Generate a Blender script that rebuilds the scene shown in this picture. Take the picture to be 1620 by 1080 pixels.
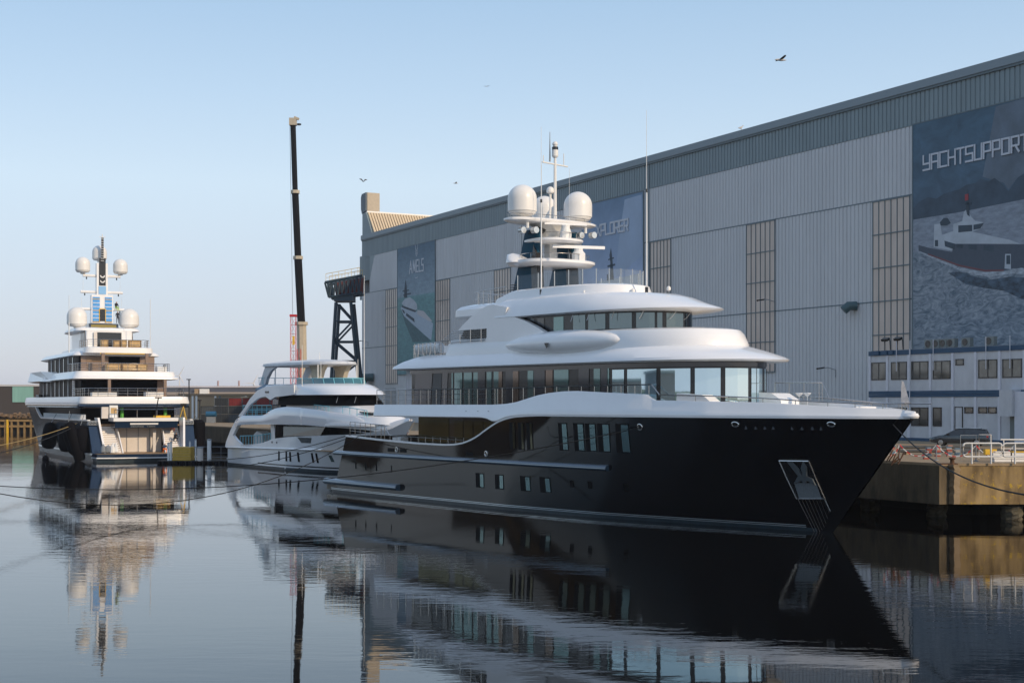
import bpy, math, random
from mathutils import Vector, Matrix
R = math.radians
random.seed(7)
S = bpy.context.scene
C = S.collection
for o in list(bpy.data.objects): bpy.data.objects.remove(o)

# ------------------------------------------------------------------ camera, sky, sun, exposure
cd = bpy.data.cameras.new('camera'); cam = bpy.data.objects.new('camera', cd); C.objects.link(cam)
cam.location = (0, 0, 7.0); cam.rotation_euler = (R(90), 0, 0)
cd.lens = 50; cd.sensor_width = 36; cd.shift_y = 97/1620.0; cd.clip_start = 0.5; cd.clip_end = 9000
S.camera = cam
SUN_EL, SUN_AZ = 25.0, R(130)            # azimuth clockwise from +Y
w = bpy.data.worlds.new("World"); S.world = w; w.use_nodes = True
nt = w.node_tree; bg = nt.nodes['Background']
sky = nt.nodes.new('ShaderNodeTexSky'); sky.sky_type = 'NISHITA'; sky.sun_disc = False
sky.sun_elevation = R(SUN_EL); sky.sun_rotation = SUN_AZ
sky.altitude = 0; sky.air_density = 1.0; sky.dust_density = 0.4; sky.ozone_density = 2.0
# clear-sky model blended with set elevation ramp, brightened above view for ambient light
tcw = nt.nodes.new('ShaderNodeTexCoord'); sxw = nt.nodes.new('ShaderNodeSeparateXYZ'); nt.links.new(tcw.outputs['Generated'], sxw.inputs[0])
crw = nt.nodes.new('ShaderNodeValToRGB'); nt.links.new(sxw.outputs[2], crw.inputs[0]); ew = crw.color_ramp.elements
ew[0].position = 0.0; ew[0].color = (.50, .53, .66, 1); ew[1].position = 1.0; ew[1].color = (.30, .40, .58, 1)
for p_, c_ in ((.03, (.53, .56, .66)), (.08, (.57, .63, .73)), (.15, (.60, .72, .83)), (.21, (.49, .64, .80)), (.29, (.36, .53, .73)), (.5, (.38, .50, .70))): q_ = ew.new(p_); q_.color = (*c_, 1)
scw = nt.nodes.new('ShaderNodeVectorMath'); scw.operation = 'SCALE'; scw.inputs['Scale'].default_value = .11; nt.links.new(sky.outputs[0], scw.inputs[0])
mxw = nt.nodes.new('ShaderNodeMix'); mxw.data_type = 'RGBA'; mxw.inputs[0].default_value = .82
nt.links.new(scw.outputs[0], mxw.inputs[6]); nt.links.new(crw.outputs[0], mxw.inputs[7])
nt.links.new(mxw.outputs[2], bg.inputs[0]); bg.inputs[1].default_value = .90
sl = bpy.data.lights.new('sun', 'SUN'); sl.energy = 2.35; sl.angle = R(0.5); sl.color = (1.0, 0.79, 0.55)
so = bpy.data.objects.new('sun', sl); C.objects.link(so)
sd = Vector((math.sin(SUN_AZ)*math.cos(R(SUN_EL)), math.cos(SUN_AZ)*math.cos(R(SUN_EL)), math.sin(R(SUN_EL))))
so.rotation_euler = sd.to_track_quat('Z', 'Y').to_euler(); so.location = sd*300
S.view_settings.view_transform = 'Standard'; S.view_settings.look = 'None'
S.view_settings.exposure = 0.38; S.view_settings.gamma = 1.0

# ------------------------------------------------------------------ materials
MT = {}
def mat(name, col, rough=.5, metal=0., coat=0., var=0., vscale=3., bump=0., bscale=20., ior=1.5, emit=None, stretch=None, spec=.5):
    if name in MT: return MT[name]
    m = bpy.data.materials.new(name); m.use_nodes = True; n = m.node_tree; b = n.nodes['Principled BSDF']
    b.inputs['Base Color'].default_value = (*col, 1); b.inputs['Roughness'].default_value = rough
    b.inputs['Metallic'].default_value = metal; b.inputs['Coat Weight'].default_value = coat
    b.inputs['Coat Roughness'].default_value = .03; b.inputs['IOR'].default_value = ior
    b.inputs['Specular IOR Level'].default_value = spec
    if emit: b.inputs['Emission Color'].default_value = (*emit[0], 1); b.inputs['Emission Strength'].default_value = emit[1]
    if var or bump:
        tc = n.nodes.new('ShaderNodeTexCoord'); mp = n.nodes.new('ShaderNodeMapping')
        n.links.new(tc.outputs['Object'], mp.inputs[0])
        if stretch: mp.inputs['Scale'].default_value = stretch
    if var:
        nz = n.nodes.new('ShaderNodeTexNoise'); nz.inputs['Scale'].default_value = vscale; nz.inputs['Detail'].default_value = 7
        nz.inputs['Roughness'].default_value = .65
        n.links.new(mp.outputs[0], nz.inputs['Vector'])
        cr = n.nodes.new('ShaderNodeValToRGB'); n.links.new(nz.outputs[0], cr.inputs[0])
        cr.color_ramp.elements[0].position = .3; cr.color_ramp.elements[1].position = .7
        cr.color_ramp.elements[0].color = tuple(c*(1-var) for c in col)+(1,)
        cr.color_ramp.elements[1].color = tuple(min(1, c*(1+var*.8)) for c in col)+(1,)
        n.links.new(cr.outputs[0], b.inputs['Base Color'])
    if bump:
        n2 = n.nodes.new('ShaderNodeTexNoise'); n2.inputs['Scale'].default_value = bscale; n2.inputs['Detail'].default_value = 5
        n.links.new(mp.outputs[0], n2.inputs['Vector'])
        bp = n.nodes.new('ShaderNodeBump'); bp.inputs['Strength'].default_value = bump; bp.inputs['Distance'].default_value = .05
        n.links.new(n2.outputs[0], bp.inputs['Height']); n.links.new(bp.outputs[0], b.inputs['Normal'])
    MT[name] = m; return m
white = mat('yacht_white', (.86, .85, .84), .28, coat=.6, var=.03, vscale=.6)
white2 = mat('matt_white', (.78, .78, .76), .5, var=.05, vscale=2)
navy = mat('gloss_dark_hull', (.0015, .0015, .0025), .04, coat=.3, bump=.03, bscale=.45, spec=.6)
navy2 = mat('navy_paint', (.012, .028, .06), .12, coat=.8)
boot = mat('boot_top', (.025, .04, .05), .3, var=.3, vscale=2)
silver = mat('silver_stripe', (.55, .6, .62), .2, metal=.6)
steel = mat('polished_steel', (.62, .58, .54), .18, metal=1.)
rubrail = mat('rub_rail_paint', (.04, .075, .11), .12, coat=1.)
glassd = mat('dark_glass', (.008, .01, .012), .03, coat=.5, bump=.01, bscale=.8, ior=1.6)
glasst2 = mat('tinted_glass', (.006, .007, .009), .3, ior=1.2, spec=.03)
glassm = mat('mirrored_glass', (.62, .80, .87), .02, metal=.85, bump=.008, bscale=.5)
glassg = mat('green_glass', (.19, .28, .28), .03, metal=.75, bump=.01, bscale=.7)
glasst = mat('teal_screen', (.05, .16, .20), .03, coat=.6)
blackm = mat('matt_black', (.004, .004, .005), .7, spec=.2)
black = mat('black_rubber', (.004, .004, .006), .8, spec=.1, var=.3, vscale=6, bump=.3, bscale=8)
blackp = mat('black_paint', (.012, .012, .014), .25, coat=.3)
grey = mat('grey_metal', (.22, .24, .26), .4, var=.15)
teal = mat('funnel_teal', (.010, .055, .095), .35, spec=.15)
cream = mat('radome_white', (.80, .78, .74), .35, var=.03)
teak = mat('teak_deck', (.34, .22, .12), .6, var=.2, vscale=2, stretch=(1, 14, 1))
yellow = mat('yellow_paint', (.75, .45, .03), .5, var=.15)
crate_m = mat('plywood', (.55, .36, .15), .7, var=.18, vscale=4)
red = mat('red_paint', (.40, .02, .025), .5, var=.2)
blue = mat('blue_sheet', (.07, .33, .75), .45, var=.2)
tealrail = mat('teal_wrapped_rail', (.18, .50, .58), .5)
orange = mat('orange_cloth', (.75, .16, .02), .8)
dcloth = mat('dark_cloth', (.02, .024, .035), .9)
skin = mat('skin', (.45, .28, .2), .6)
brown = mat('brown_pillar', (.22, .15, .11), .4)
green = mat('green_wrap', (.10, .42, .06), .5)
cover = mat('cover_cloth', (.50, .44, .34), .8, var=.15, vscale=3, bump=.6, bscale=4)

# ------------------------------------------------------------------ mesh helpers
class MB:
    def __init__(s): s.v = []; s.f = []
    def add(s, v, f):
        k = len(s.v); s.v += [tuple(p) for p in v]; s.f += [tuple(i+k for i in q) for q in f]; return s
    def box(s, c, d, rz=0, rx=0, ry=0):
        M = Matrix.Translation(c) @ Matrix.Rotation(rz, 4, 'Z') @ Matrix.Rotation(ry, 4, 'Y') @ Matrix.Rotation(rx, 4, 'X')
        v = [M @ Vector((x*d[0]/2, y*d[1]/2, z*d[2]/2)) for x in (-1, 1) for y in (-1, 1) for z in (-1, 1)]
        return s.add(v, [(0, 1, 3, 2), (4, 6, 7, 5), (0, 4, 5, 1), (2, 3, 7, 6), (0, 2, 6, 4), (1, 5, 7, 3)])
    def bx(s, x0, x1, y0, y1, z0, z1): return s.box(((x0+x1)/2, (y0+y1)/2, (z0+z1)/2), (abs(x1-x0), abs(y1-y0), abs(z1-z0)))
    def tube(s, pts, r, n=6, r2=None, cap=True):
        pts = [Vector(p) for p in pts]; rings = []; up = Vector((0, 0, 1)); m = len(pts)
        for i, p in enumerate(pts):
            a = pts[max(i-1, 0)]; b = pts[min(i+1, m-1)]; d = (b-a)
            if d.length < 1e-9: d = Vector((0, 0, 1))
            d.normalize()
            x = d.cross(up)
            if x.length < .05: x = d.cross(Vector((1, 0, 0)))
            x.normalize(); y = x.cross(d)
            rr = r if r2 is None else r+(r2-r)*i/(m-1)
            rings.append([p+(x*math.cos(t)+y*math.sin(t))*rr for t in [2*math.pi*k/n+.3 for k in range(n)]])
        return s.loft(rings, cap, cap)
    def loft(s, rings, c0=True, c1=True, closed=True):
        n = len(rings[0]); v = [p for r in rings for p in r]; f = []
        for i in range(len(rings)-1):
            for k in range(n if closed else n-1):
                a = i*n+k; b = i*n+(k+1) % n; f.append((a, b, b+n, a+n))
        if c0: f.append(tuple(range(n))[::-1])
        if c1: f.append(tuple(range((len(rings)-1)*n, len(rings)*n)))
        return s.add(v, f)
    def prism(s, poly, vec):
        n = len(poly); vec = Vector(vec); a = [Vector(p) for p in poly]; b = [p+vec for p in a]
        return s.add(a+b, [tuple(range(n))[::-1], tuple(range(n, 2*n))]+[(i, (i+1) % n, (i+1) % n+n, i+n) for i in range(n)])
    def lathe(s, c, prof, n=20, sx=1., sy=1.):
        rings = [[(c[0]+r*sx*math.cos(2*math.pi*k/n), c[1]+r*sy*math.sin(2*math.pi*k/n), c[2]+z) for k in range(n)] for r, z in prof]
        return s.loft(rings)
    def rail(s, path, heights, sp=1.1, r=.03, n=5, pr=None):
        """posts along a path of deck-level points, horizontal bars at the heights"""
        P = [Vector(p) for p in path]; up = Vector((0, 0, 1))
        for k, h in enumerate(heights):
            s.tube([p+up*h for p in P], r if k == 0 else r*.55, n)
        top = heights[0]; d = 0; nxt = 0
        for a, b in zip(P, P[1:]):
            L = (b-a).length
            while nxt <= d+L+1e-6:
                p = a+(b-a)*((nxt-d)/L if L else 0)
                s.tube([p, p+up*top], (pr or r*.75), 4); nxt += sp
            d += L
        s.tube([P[-1], P[-1]+up*top], (pr or r*.75), 4)
        return s
    def build(s, name, m, parent=None, smooth=35, label=None, cat=None, group=None, kind=None):
        me = bpy.data.meshes.new(name); me.from_pydata(s.v, [], s.f); me.update()
        if isinstance(m, (list, tuple)):
            for q in m: me.materials.append(q)
        else: me.materials.append(m)
        import bmesh
        bm = bmesh.new(); bm.from_mesh(me); bmesh.ops.recalc_face_normals(bm, faces=bm.faces); bm.to_mesh(me); bm.free()
        if smooth:
            me.polygons.foreach_set('use_smooth', [True]*len(me.polygons))
            try: me.set_sharp_from_angle(angle=R(smooth))
            except Exception: pass
        o = bpy.data.objects.new(name, me); C.objects.link(o)
        if parent: o.parent = parent
        tag(o, label, cat, group, kind); return o
def tag(o, label=None, cat=None, group=None, kind=None):
    if label: o['label'] = label
    if cat: o['category'] = cat
    if group: o['group'] = group
    if kind: o['kind'] = kind
    return o
def empty(name, loc, rz=0, label=None, cat=None, group=None):
    o = bpy.data.objects.new(name, None); C.objects.link(o); o.location = loc; o.rotation_euler = (0, 0, rz)
    return tag(o, label, cat, group)
def copy_tree(o, parent=None):
    c = o.copy(); C.objects.link(c)
    if parent: c.parent = parent
    for ch in list(o.children): copy_tree(ch, c)
    return c
def lerp(a, b, t): return a+(b-a)*t
def interp(x, T):
    if x <= T[0][0]: return T[0][1]
    for (a, b), (c, d) in zip(T, T[1:]):
        if x <= c: return lerp(b, d, (x-a)/(c-a))
    return T[-1][1]
def W(px, py, Z):       # world point seen at photo pixel (px,py) at depth Z metres
    return Vector(((px-810)/2250*Z, Z, 7-(py-637)/2250*Z))
def catenary(a, b, sag, n=24):
    a = Vector(a); b = Vector(b)
    return [a.lerp(b, i/n)-Vector((0, 0, sag*4*(i/n)*(1-i/n))) for i in range(n+1)]
# stroke lettering -------------------------------------------------------------
G = {'A': [[(0, 0), (0, 1), (1, 1), (1, 0)], [(0, .45), (1, .45)]], 'C': [[(1, 1), (0, 1), (0, 0), (1, 0)]],
 'H': [[(0, 0), (0, 1)], [(1, 0), (1, 1)], [(0, .5), (1, .5)]], 'T': [[(0, 1), (1, 1)], [(.5, 1), (.5, 0)]],
 'S': [[(1, 1), (0, 1), (0, .5), (1, .5), (1, 0), (0, 0)]], 'U': [[(0, 1), (0, 0), (1, 0), (1, 1)]],
 'P': [[(0, 0), (0, 1), (1, 1), (1, .42), (0, .42)]], 'O': [[(0, 0), (0, 1), (1, 1), (1, 0), (0, 0)]],
 'R': [[(0, 0), (0, 1), (1, 1), (1, .42), (0, .42)], [(.55, .42), (1, 0)]], 'Y': [[(0, 1), (0, .42), (1, .42)], [(1, 1), (1, 0), (0, 0)]],
 'X': [[(0, 1), (1, 0)], [(0, 0), (1, 1)]], 'L': [[(0, 1), (0, 0), (1, 0)]], 'E': [[(1, 1), (0, 1), (0, 0), (1, 0)], [(0, .5), (.9, .5)]],
 'M': [[(0, 0), (.12, 1), (.5, .15), (.88, 1), (1, 0)]], 'a': [[(0, 0), (.5, 1), (1, 0)], [(.2, .35), (.8, .35)]],
 'G': [[(1, 1), (0, 1), (0, 0), (1, 0), (1, .5), (.5, .5)]], 'W': [[(0, 1), (.25, 0), (.5, .8), (.75, 0), (1, 1)]],
 'N': [[(0, 0), (0, 1), (1, 0), (1, 1)]], '5': [[(1, 1), (0, 1), (0, .55), (1, .5), (1, 0), (0, 0)]]}
def strokes(mb, text, place, cw, gap, h, t, d=.02):
    """place(u,v) -> 3d point on the sign plane; bars of thickness t"""
    x = 0; sk = 0
    for ch in text:
        if ch != ' ':
            for line in G[ch]:
                for (a, b), (c, e) in zip(line, line[1:]):
                    p = Vector((x+a*cw, b*h)); q = Vector((x+c*cw, e*h)); dd = (q-p).normalized()*(t/2); nn = Vector((-dd.y, dd.x))
                    mb.prism([place(*(p-dd+nn)), place(*(q+dd+nn)), place(*(q+dd-nn)), place(*(p-dd-nn))], place(0, 0, d+.002*sk)-place(0, 0, 0)); sk += 1
        x += cw+gap
    return mb

# ------------------------------------------------------------------ water
def water():
    m = bpy.data.materials.new('harbour_water'); m.use_nodes = True; n = m.node_tree; b = n.nodes['Principled BSDF']
    b.inputs['Base Color'].default_value = (.003, .003, .003, 1); b.inputs['Roughness'].default_value = .015
    b.inputs['IOR'].default_value = 1.36
    tc = n.nodes.new('ShaderNodeTexCoord'); prev = None
    # breeze patches: ripples stronger in wandering bands, weaker in slicks
    pm = n.nodes.new('ShaderNodeMapping'); pm.inputs['Scale'].default_value = (.02, .06, 1); n.links.new(tc.outputs['Object'], pm.inputs[0])
    pn = n.nodes.new('ShaderNodeTexNoise'); pn.inputs['Scale'].default_value = 1.; pn.inputs['Detail'].default_value = 3; n.links.new(pm.outputs[0], pn.inputs['Vector'])
    pr = n.nodes.new('ShaderNodeMapRange'); pr.inputs[1].default_value = .42; pr.inputs[2].default_value = .66; pr.inputs[3].default_value = .35; pr.inputs[4].default_value = 1.5
    n.links.new(pn.outputs[0], pr.inputs[0])
    for sc, dist, st in (((.55, 1.5, 1), .006, True), ((2.2, 5.5, 1), .0016, True), ((.10, .22, 1), .008, False)):
        mp = n.nodes.new('ShaderNodeMapping'); mp.inputs['Scale'].default_value = sc; mp.inputs['Rotation'].default_value = (0, 0, .12)
        n.links.new(tc.outputs['Object'], mp.inputs[0])
        nz = n.nodes.new('ShaderNodeTexNoise'); nz.inputs['Scale'].default_value = 1.; nz.inputs['Detail'].default_value = 2.5
        n.links.new(mp.outputs[0], nz.inputs['Vector'])
        bp = n.nodes.new('ShaderNodeBump'); bp.inputs['Distance'].default_value = dist*10; bp.inputs['Strength'].default_value = .1
        n.links.new(nz.outputs[0], bp.inputs['Height'])
        if st:
            mm = n.nodes.new('ShaderNodeMath'); mm.operation = 'MULTIPLY'; mm.inputs[1].default_value = 1.0
            mm2 = n.nodes.new('ShaderNodeMath'); mm2.operation = 'MULTIPLY'; n.links.new(nz.outputs[0], mm2.inputs[0]); n.links.new(pr.outputs[0], mm2.inputs[1])
            n.links.new(mm2.outputs[0], bp.inputs['Height'])
        bp.inputs['Strength'].default_value = 1.; bp.inputs['Distance'].default_value = dist
        if prev: n.links.new(prev.outputs[0], bp.inputs['Normal'])
        prev = bp
    n.links.new(prev.outputs[0], b.inputs['Normal'])
    MB().add([(-3000, -600, 0), (3000, -600, 0), (3000, 4000, 0), (-3000, 4000, 0)], [(0, 1, 2, 3)]).build('water', m, smooth=0, kind='structure')
water()

# ------------------------------------------------------------------ land
GZ = 3.38
conc = mat('quay_concrete', (.20, .155, .085), .85, var=.45, vscale=1.2, bump=.6, bscale=6, stretch=(1, 1, .35))
concd = mat('shaded_concrete', (.10, .075, .042), .9, var=.5, vscale=1.4, bump=.6, bscale=5, stretch=(1, 1, .3))  # quay concrete darkened in its colour for the shaded face
apron = mat('quay_paving', (.30, .215, .125), .85, var=.25, vscale=.8, bump=.3, bscale=12)
earth = mat('land', (.16, .13, .09), .95, var=.35, vscale=.05)
QC = Vector((26.2, 84.9, 0)); QD = Vector((-.467, .884, 0))       # quay corner, direction of the long quay
far = QC+QD*283
MB().add([(QC.x, QC.y, GZ), (420, 84.9, GZ), (3000, 84.9, GZ), (3000, 3900, GZ), (-3000, 3900, GZ), (-3000, 335, GZ), (far.x, 335, GZ)],
         [(0, 1, 2, 3, 4, 5, 6)]).build('quay_ground', apron, smooth=0, kind='structure')
MB().prism([(-150, -400, -2), (-150, 334.9, -2), (-2900, 334.9, -2), (-2900, -400, -2)], (0, 0, 5.2)).build('land_bank', earth, smooth=0, kind='structure')
# grass dike on the side the picture is taken from
grass = mat('dike_grass', (.075, .085, .025), .9, var=.4, vscale=.15, bump=.5, bscale=2)
MB().prism([(-420, -34, -1), (-420, -75, 8), (-420, -90, 8), (-420, -140, -1)], (900, 0, 0)).build('dike_terrain', grass, smooth=0, kind='structure')

MB().prism([(-165, -300, 3), (-185, -300, 6), (-230, -300, 10), (-300, -300, 9), (-330, -300, 3)], (0, 385, 0)).build('hill_terrain', grass, smooth=0, kind='structure')
def quay_wall(name, a, b, z0, z1, m, label, panel=6.0, th=.9):
    d = (b-a); L = d.length; ang = math.atan2(d.y, d.x)
    t = empty(name, (a.x, a.y, 0), ang, label, 'quay wall')
    mb = MB(); n = int(L/panel); 
    for i in range(n):
        x0 = i*L/n+.015; x1 = (i+1)*L/n-.015
        mb.bx(x0, x1, 0, th, z0+random.uniform(-.02, .02), z1-.12)
    mb.build('wall_panel', m, t, smooth=0)
    MB().bx(0, L, -.04, th-.1, z1-.12, z1+.03).build('coping', apron, t, smooth=0)
    return t
# front wall: sunlit tone put into the base ramp, plus yellow lichen spots
lm = bpy.data.materials.new('sunlit_lichen_concrete'); lm.use_nodes = True
def lichen():
    n = lm.node_tree; b = n.nodes['Principled BSDF']; b.inputs['Roughness'].default_value = .9
    tc = n.nodes.new('ShaderNodeTexCoord')
    mp = n.nodes.new('ShaderNodeMapping'); mp.inputs['Scale'].default_value = (1, 1, .28); n.links.new(tc.outputs['Object'], mp.inputs[0])
    a = n.nodes.new('ShaderNodeTexNoise'); a.inputs['Scale'].default_value = 1.3; a.inputs['Detail'].default_value = 8; n.links.new(mp.outputs[0], a.inputs['Vector'])
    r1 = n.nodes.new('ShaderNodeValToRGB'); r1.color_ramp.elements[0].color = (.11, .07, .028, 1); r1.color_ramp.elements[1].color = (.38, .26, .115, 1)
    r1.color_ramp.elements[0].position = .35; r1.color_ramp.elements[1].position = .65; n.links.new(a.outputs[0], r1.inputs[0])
    v = n.nodes.new('ShaderNodeTexNoise'); v.inputs['Scale'].default_value = 2.6; v.inputs['Detail'].default_value = 9; v.inputs['Roughness'].default_value = .7; n.links.new(tc.outputs['Object'], v.inputs['Vector'])
    r2 = n.nodes.new('ShaderNodeValToRGB'); r2.color_ramp.elements[0].position = .57; r2.color_ramp.elements[1].position = .63; r2.color_ramp.elements[0].color = (0, 0, 0, 1); n.links.new(v.outputs[0], r2.inputs[0])
    mx = n.nodes.new('ShaderNodeMix'); mx.data_type = 'RGBA'; n.links.new(r2.outputs[0], mx.inputs[0]); n.links.new(r1.outputs[0], mx.inputs[6]); mx.inputs[7].default_value = (.50, .32, .03, 1)
    n.links.new(mx.outputs[2], b.inputs['Base Color'])
    bp = n.nodes.new('ShaderNodeBump'); bp.inputs['Strength'].default_value = .6; bp.inputs['Distance'].default_value = .05; n.links.new(a.outputs[0], bp.inputs['Height']); n.links.new(bp.outputs[0], b.inputs['Normal'])
lichen()
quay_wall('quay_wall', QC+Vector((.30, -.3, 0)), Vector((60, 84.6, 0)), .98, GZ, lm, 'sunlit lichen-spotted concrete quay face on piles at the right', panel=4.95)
qe = QC+QD*260
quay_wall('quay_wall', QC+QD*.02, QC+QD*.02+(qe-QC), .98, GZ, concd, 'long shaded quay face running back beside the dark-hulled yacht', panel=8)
bp_ = bpy.data.objects['quay_wall.001']
# ragged broken corner
mb = MB(); rr = []
for i in range(15):
    z = .98+i*(GZ-.98)/14; j = random.uniform(-.07, .09)
    rr.append([(QC.x-.13+j, QC.y-.05, z), (QC.x+.05+j*.6, QC.y-.42, z), (QC.x+.42+j, QC.y-.36, z), (QC.x+.40, QC.y+.25, z), (QC.x-.05, QC.y+.3, z)])
mb.loft(rr).build('broken_edge', apron, None, smooth=0, label='ragged broken concrete edge strip at the quay corner', cat='concrete edge')
# piles
pile_m = mat('pile_growth', (.10, .085, .055), .95, var=.6, vscale=3, bump=1., bscale=5)
def pile(x, y, lab, grp='concrete piles under the quay'):
    t = empty('pile', (x, y, 0), 0, lab, 'pile', grp)
    MB().box((0, 0, .2), (.62, .62, 2.4)).build('shaft', concd, t, smooth=0)
    rg = []
    for i in range(12):
        z = -.9+i*.11*1.4
        rg.append([(math.cos(a)*(.62+random.uniform(-.09, .1)), math.sin(a)*(.62+random.uniform(-.09, .1)), z) for a in [k*math.pi/5 for k in range(10)]])
    rg.append([(p[0]*.6, p[1]*.6, p[2]+.05) for p in rg[-1]])
    MB().loft(rg).build('growth_collar', pile_m, t, smooth=0)
pile(30.05, 85.5, 'overgrown concrete pile standing in the water below the lichen-spotted quay face')
pile(32.95, 85.5, 'overgrown concrete pile at the right edge below the quay face')
for i in range(5):
    p = QC+QD*(2.5+i*6)+Vector((1.2, .7, 0)); pile(p.x, p.y, 'overgrown pile in the darkness under the long shaded quay', 'piles under the long shaded quay')
MB().bx(27, 200, 89.5, 90, -2, 3.2).build('retaining_wall', mat('void_shade', (.02, .018, .015), .95), None, smooth=0, label='dark retaining wall in the void behind the quay piles', cat='wall')  # near-black colour carries the darkness of the void under the quay
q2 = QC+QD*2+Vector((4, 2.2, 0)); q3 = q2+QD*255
MB().prism([(q2.x, q2.y, -2), (q3.x, q3.y, -2), (q3.x+.5, q3.y+.26, -2), (q2.x+.5, q2.y+.26, -2)], (0, 0, 5.2)).build('retaining_wall', MT['void_shade'], None, smooth=0, label='dark retaining wall behind the long shaded quay', cat='wall')

# ------------------------------------------------------------------ the hall
HZ0 = 281.; HX0 = 118.8-.528*HZ0; HA = math.atan2(-.884, .467)
def hl(px, py=None):     # wall coordinates (x along, z up above ground) of something on the wall
    a = (px-810)/2250; Z = 118.8/(a+.528); x = (HZ0-Z)/.884
    return x if py is None else (x, 7+(637-py)/2250*Z-GZ)
HL = 205.; HH = 39.1-GZ
hall = empty('shipyard_hall', (HX0, HZ0, GZ), HA, 'vast blue-grey corrugated shipyard hall with three picture banners on its long wall', 'hall')
wallm = mat('wall_cladding', (.53, .54, .55), .55, var=.07, vscale=.5, stretch=(1, 1, .12))
wallb = mat('band_cladding', (.19, .245, .265), .5, var=.13, vscale=.5, stretch=(1, 1, .12))
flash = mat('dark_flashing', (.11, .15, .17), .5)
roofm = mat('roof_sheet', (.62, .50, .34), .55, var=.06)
def corr(mb, x0, x1, z0, z1, per=.62, dep=.085, y=0.):
    n = int((x1-x0)/per); v = []; 
    for i in range(n):
        b = x0+i*per
        for dx, dy in ((0, -dep), (.66, -dep), (.74, 0), (.92, 0)): v.append((b+dx*per, y+dy))
    v.append((x1, y))
    mb.loft([[(p[0], p[1], z0) for p in v], [(p[0], p[1], z1) for p in v]], False, False, closed=False)
for za, zb in ((0, 14.35), (14.35, 25.1), (25.1, 32.2)):
    mb = MB(); corr(mb, 4 if zb > 30 else 0, HL, za+.04, zb-.04); mb.build('wall', wallm, hall, smooth=0)
mb = MB(); corr(mb, 0, HL, 32.2, HH); corr(mb, 0, 4, 27.6, 32.16); mb.build('upper_wall_band', wallb, hall, smooth=0)
mb = MB(); mb.prism([(4, -.09, 27.6), (6.5, -.09, 32.2), (4, -.09, 32.2)], (0, .05, 0)); mb.build('band_corner', wallb, hall, smooth=0)
mb = MB(); mb.bx(0, HL, -.10, 0, 14.28, 14.42); mb.bx(0, HL, -.1, 0, 25.03, 25.16); mb.bx(hl(1027)-.15, hl(1027)+.15, -.12, 0, 0, HH)
mb.bx(hl(826)-.05, hl(826)+.05, -.12, 0, 0, 32); mb.build('seam_flashing', flash, hall, smooth=0)
MB().bx(0, HL, -.35, .5, HH, HH+.85).build('eaves_gutter', mat('gutter', (.20, .25, .28), .5), hall, smooth=0)
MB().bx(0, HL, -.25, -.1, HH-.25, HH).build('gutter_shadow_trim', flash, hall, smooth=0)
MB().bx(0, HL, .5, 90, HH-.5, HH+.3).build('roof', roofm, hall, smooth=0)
mb = MB(); mb.bx(.05, HL-.02, 89.5, 90, 0, HH-.6); mb.bx(HL-.3, HL, .2, 89.4, 0, HH-.6); mb.bx(.0, .3, .2, 89.4, 0, HH-.6); mb.build('rear_wall', wallm, hall, smooth=0)
# raised far end with its steep sunlit roof slope
x1, zr = 4.7, 44.3-GZ
mb = MB(); mb.prism([(0, 0, HH-.02), (0, 0, zr), (1.9, 0, zr), (x1+.9, 0, HH-.02)], (0, .35, 0)); mb.build('end_gable', wallb, hall, smooth=0)
mb = MB(); n = 150
for i in range(n):
    y0 = .36+i*.58
    mb.prism([(1.9, y0, zr+.02), (x1+1.1, y0, HH+.35), (x1+1.1, y0+.36, HH+.35), (1.9, y0+.36, zr+.02)], (.14, 0, .1))
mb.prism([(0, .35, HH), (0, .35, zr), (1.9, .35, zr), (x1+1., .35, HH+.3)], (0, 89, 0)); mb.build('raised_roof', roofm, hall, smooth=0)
MB().bx(-.1, 2.0, .2, 90, zr+.02, zr+.35).build('ridge_cap', white2, hall, smooth=0)
ch = empty('vent_tower', (0, 0, 0)); ch.parent = hall
MB().bx(-.2, 1.9, .3, 2.9, zr+.36, zr+4.0).build('tower_body', mat('tower_lit_panels', (.42, .36, .28), .6, var=.1), ch, smooth=0)  # pale warm colour carries the tower's lit front
mb = MB(); mb.prism([(-.7, -.02, zr+1.0), (-.25, -.02, zr), (.0, -.02, zr), (1.8, -.02, zr+.4), (1.8, -.02, zr+4.02), (-.3, -.02, zr+3.9), (-.75, -.02, zr+3.3)], (0, .28, 0)); mb.build('tower_side', mat('tower_shade', (.06, .09, .12), .5), ch, smooth=0)  # dark plate paints the tower's shaded side
MB().bx(-1.6, -.1, .1, 1.3, 24, 32.6).build('end_duct', wallb, hall, smooth=0)
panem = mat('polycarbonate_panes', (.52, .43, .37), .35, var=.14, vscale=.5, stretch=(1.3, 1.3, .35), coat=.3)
def hall_window(pa, pb, zb=7.25):
    a, b = hl(pa), hl(pb); zt = 25.0
    f = MB(); P = MB(); n = 6; rows = 5; rh = (zt-zb)/rows
    P.bx(a+.05, b-.05, -.14, -.10, zb, zt)
    for i in range(n+1): x = lerp(a, b, i/n); f.bx(x-.045, x+.045, -.2, -.13, zb, zt)
    for j in range(rows+1): z = zb+j*rh; f.bx(a-.06, b+.06, -.23, -.125, z-.06, z+.06)
    o = P.build('window_panes', panem, hall, smooth=0); f.build('window_frame', flash, o, smooth=0)
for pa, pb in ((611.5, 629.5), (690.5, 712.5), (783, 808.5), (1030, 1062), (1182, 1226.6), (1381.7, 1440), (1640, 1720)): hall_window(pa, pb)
MB().bx(hl(612)-.4, hl(612)+4.6, -.16, -.1, .3, 6.4).build('roller_door', grey, hall, smooth=0)

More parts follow.
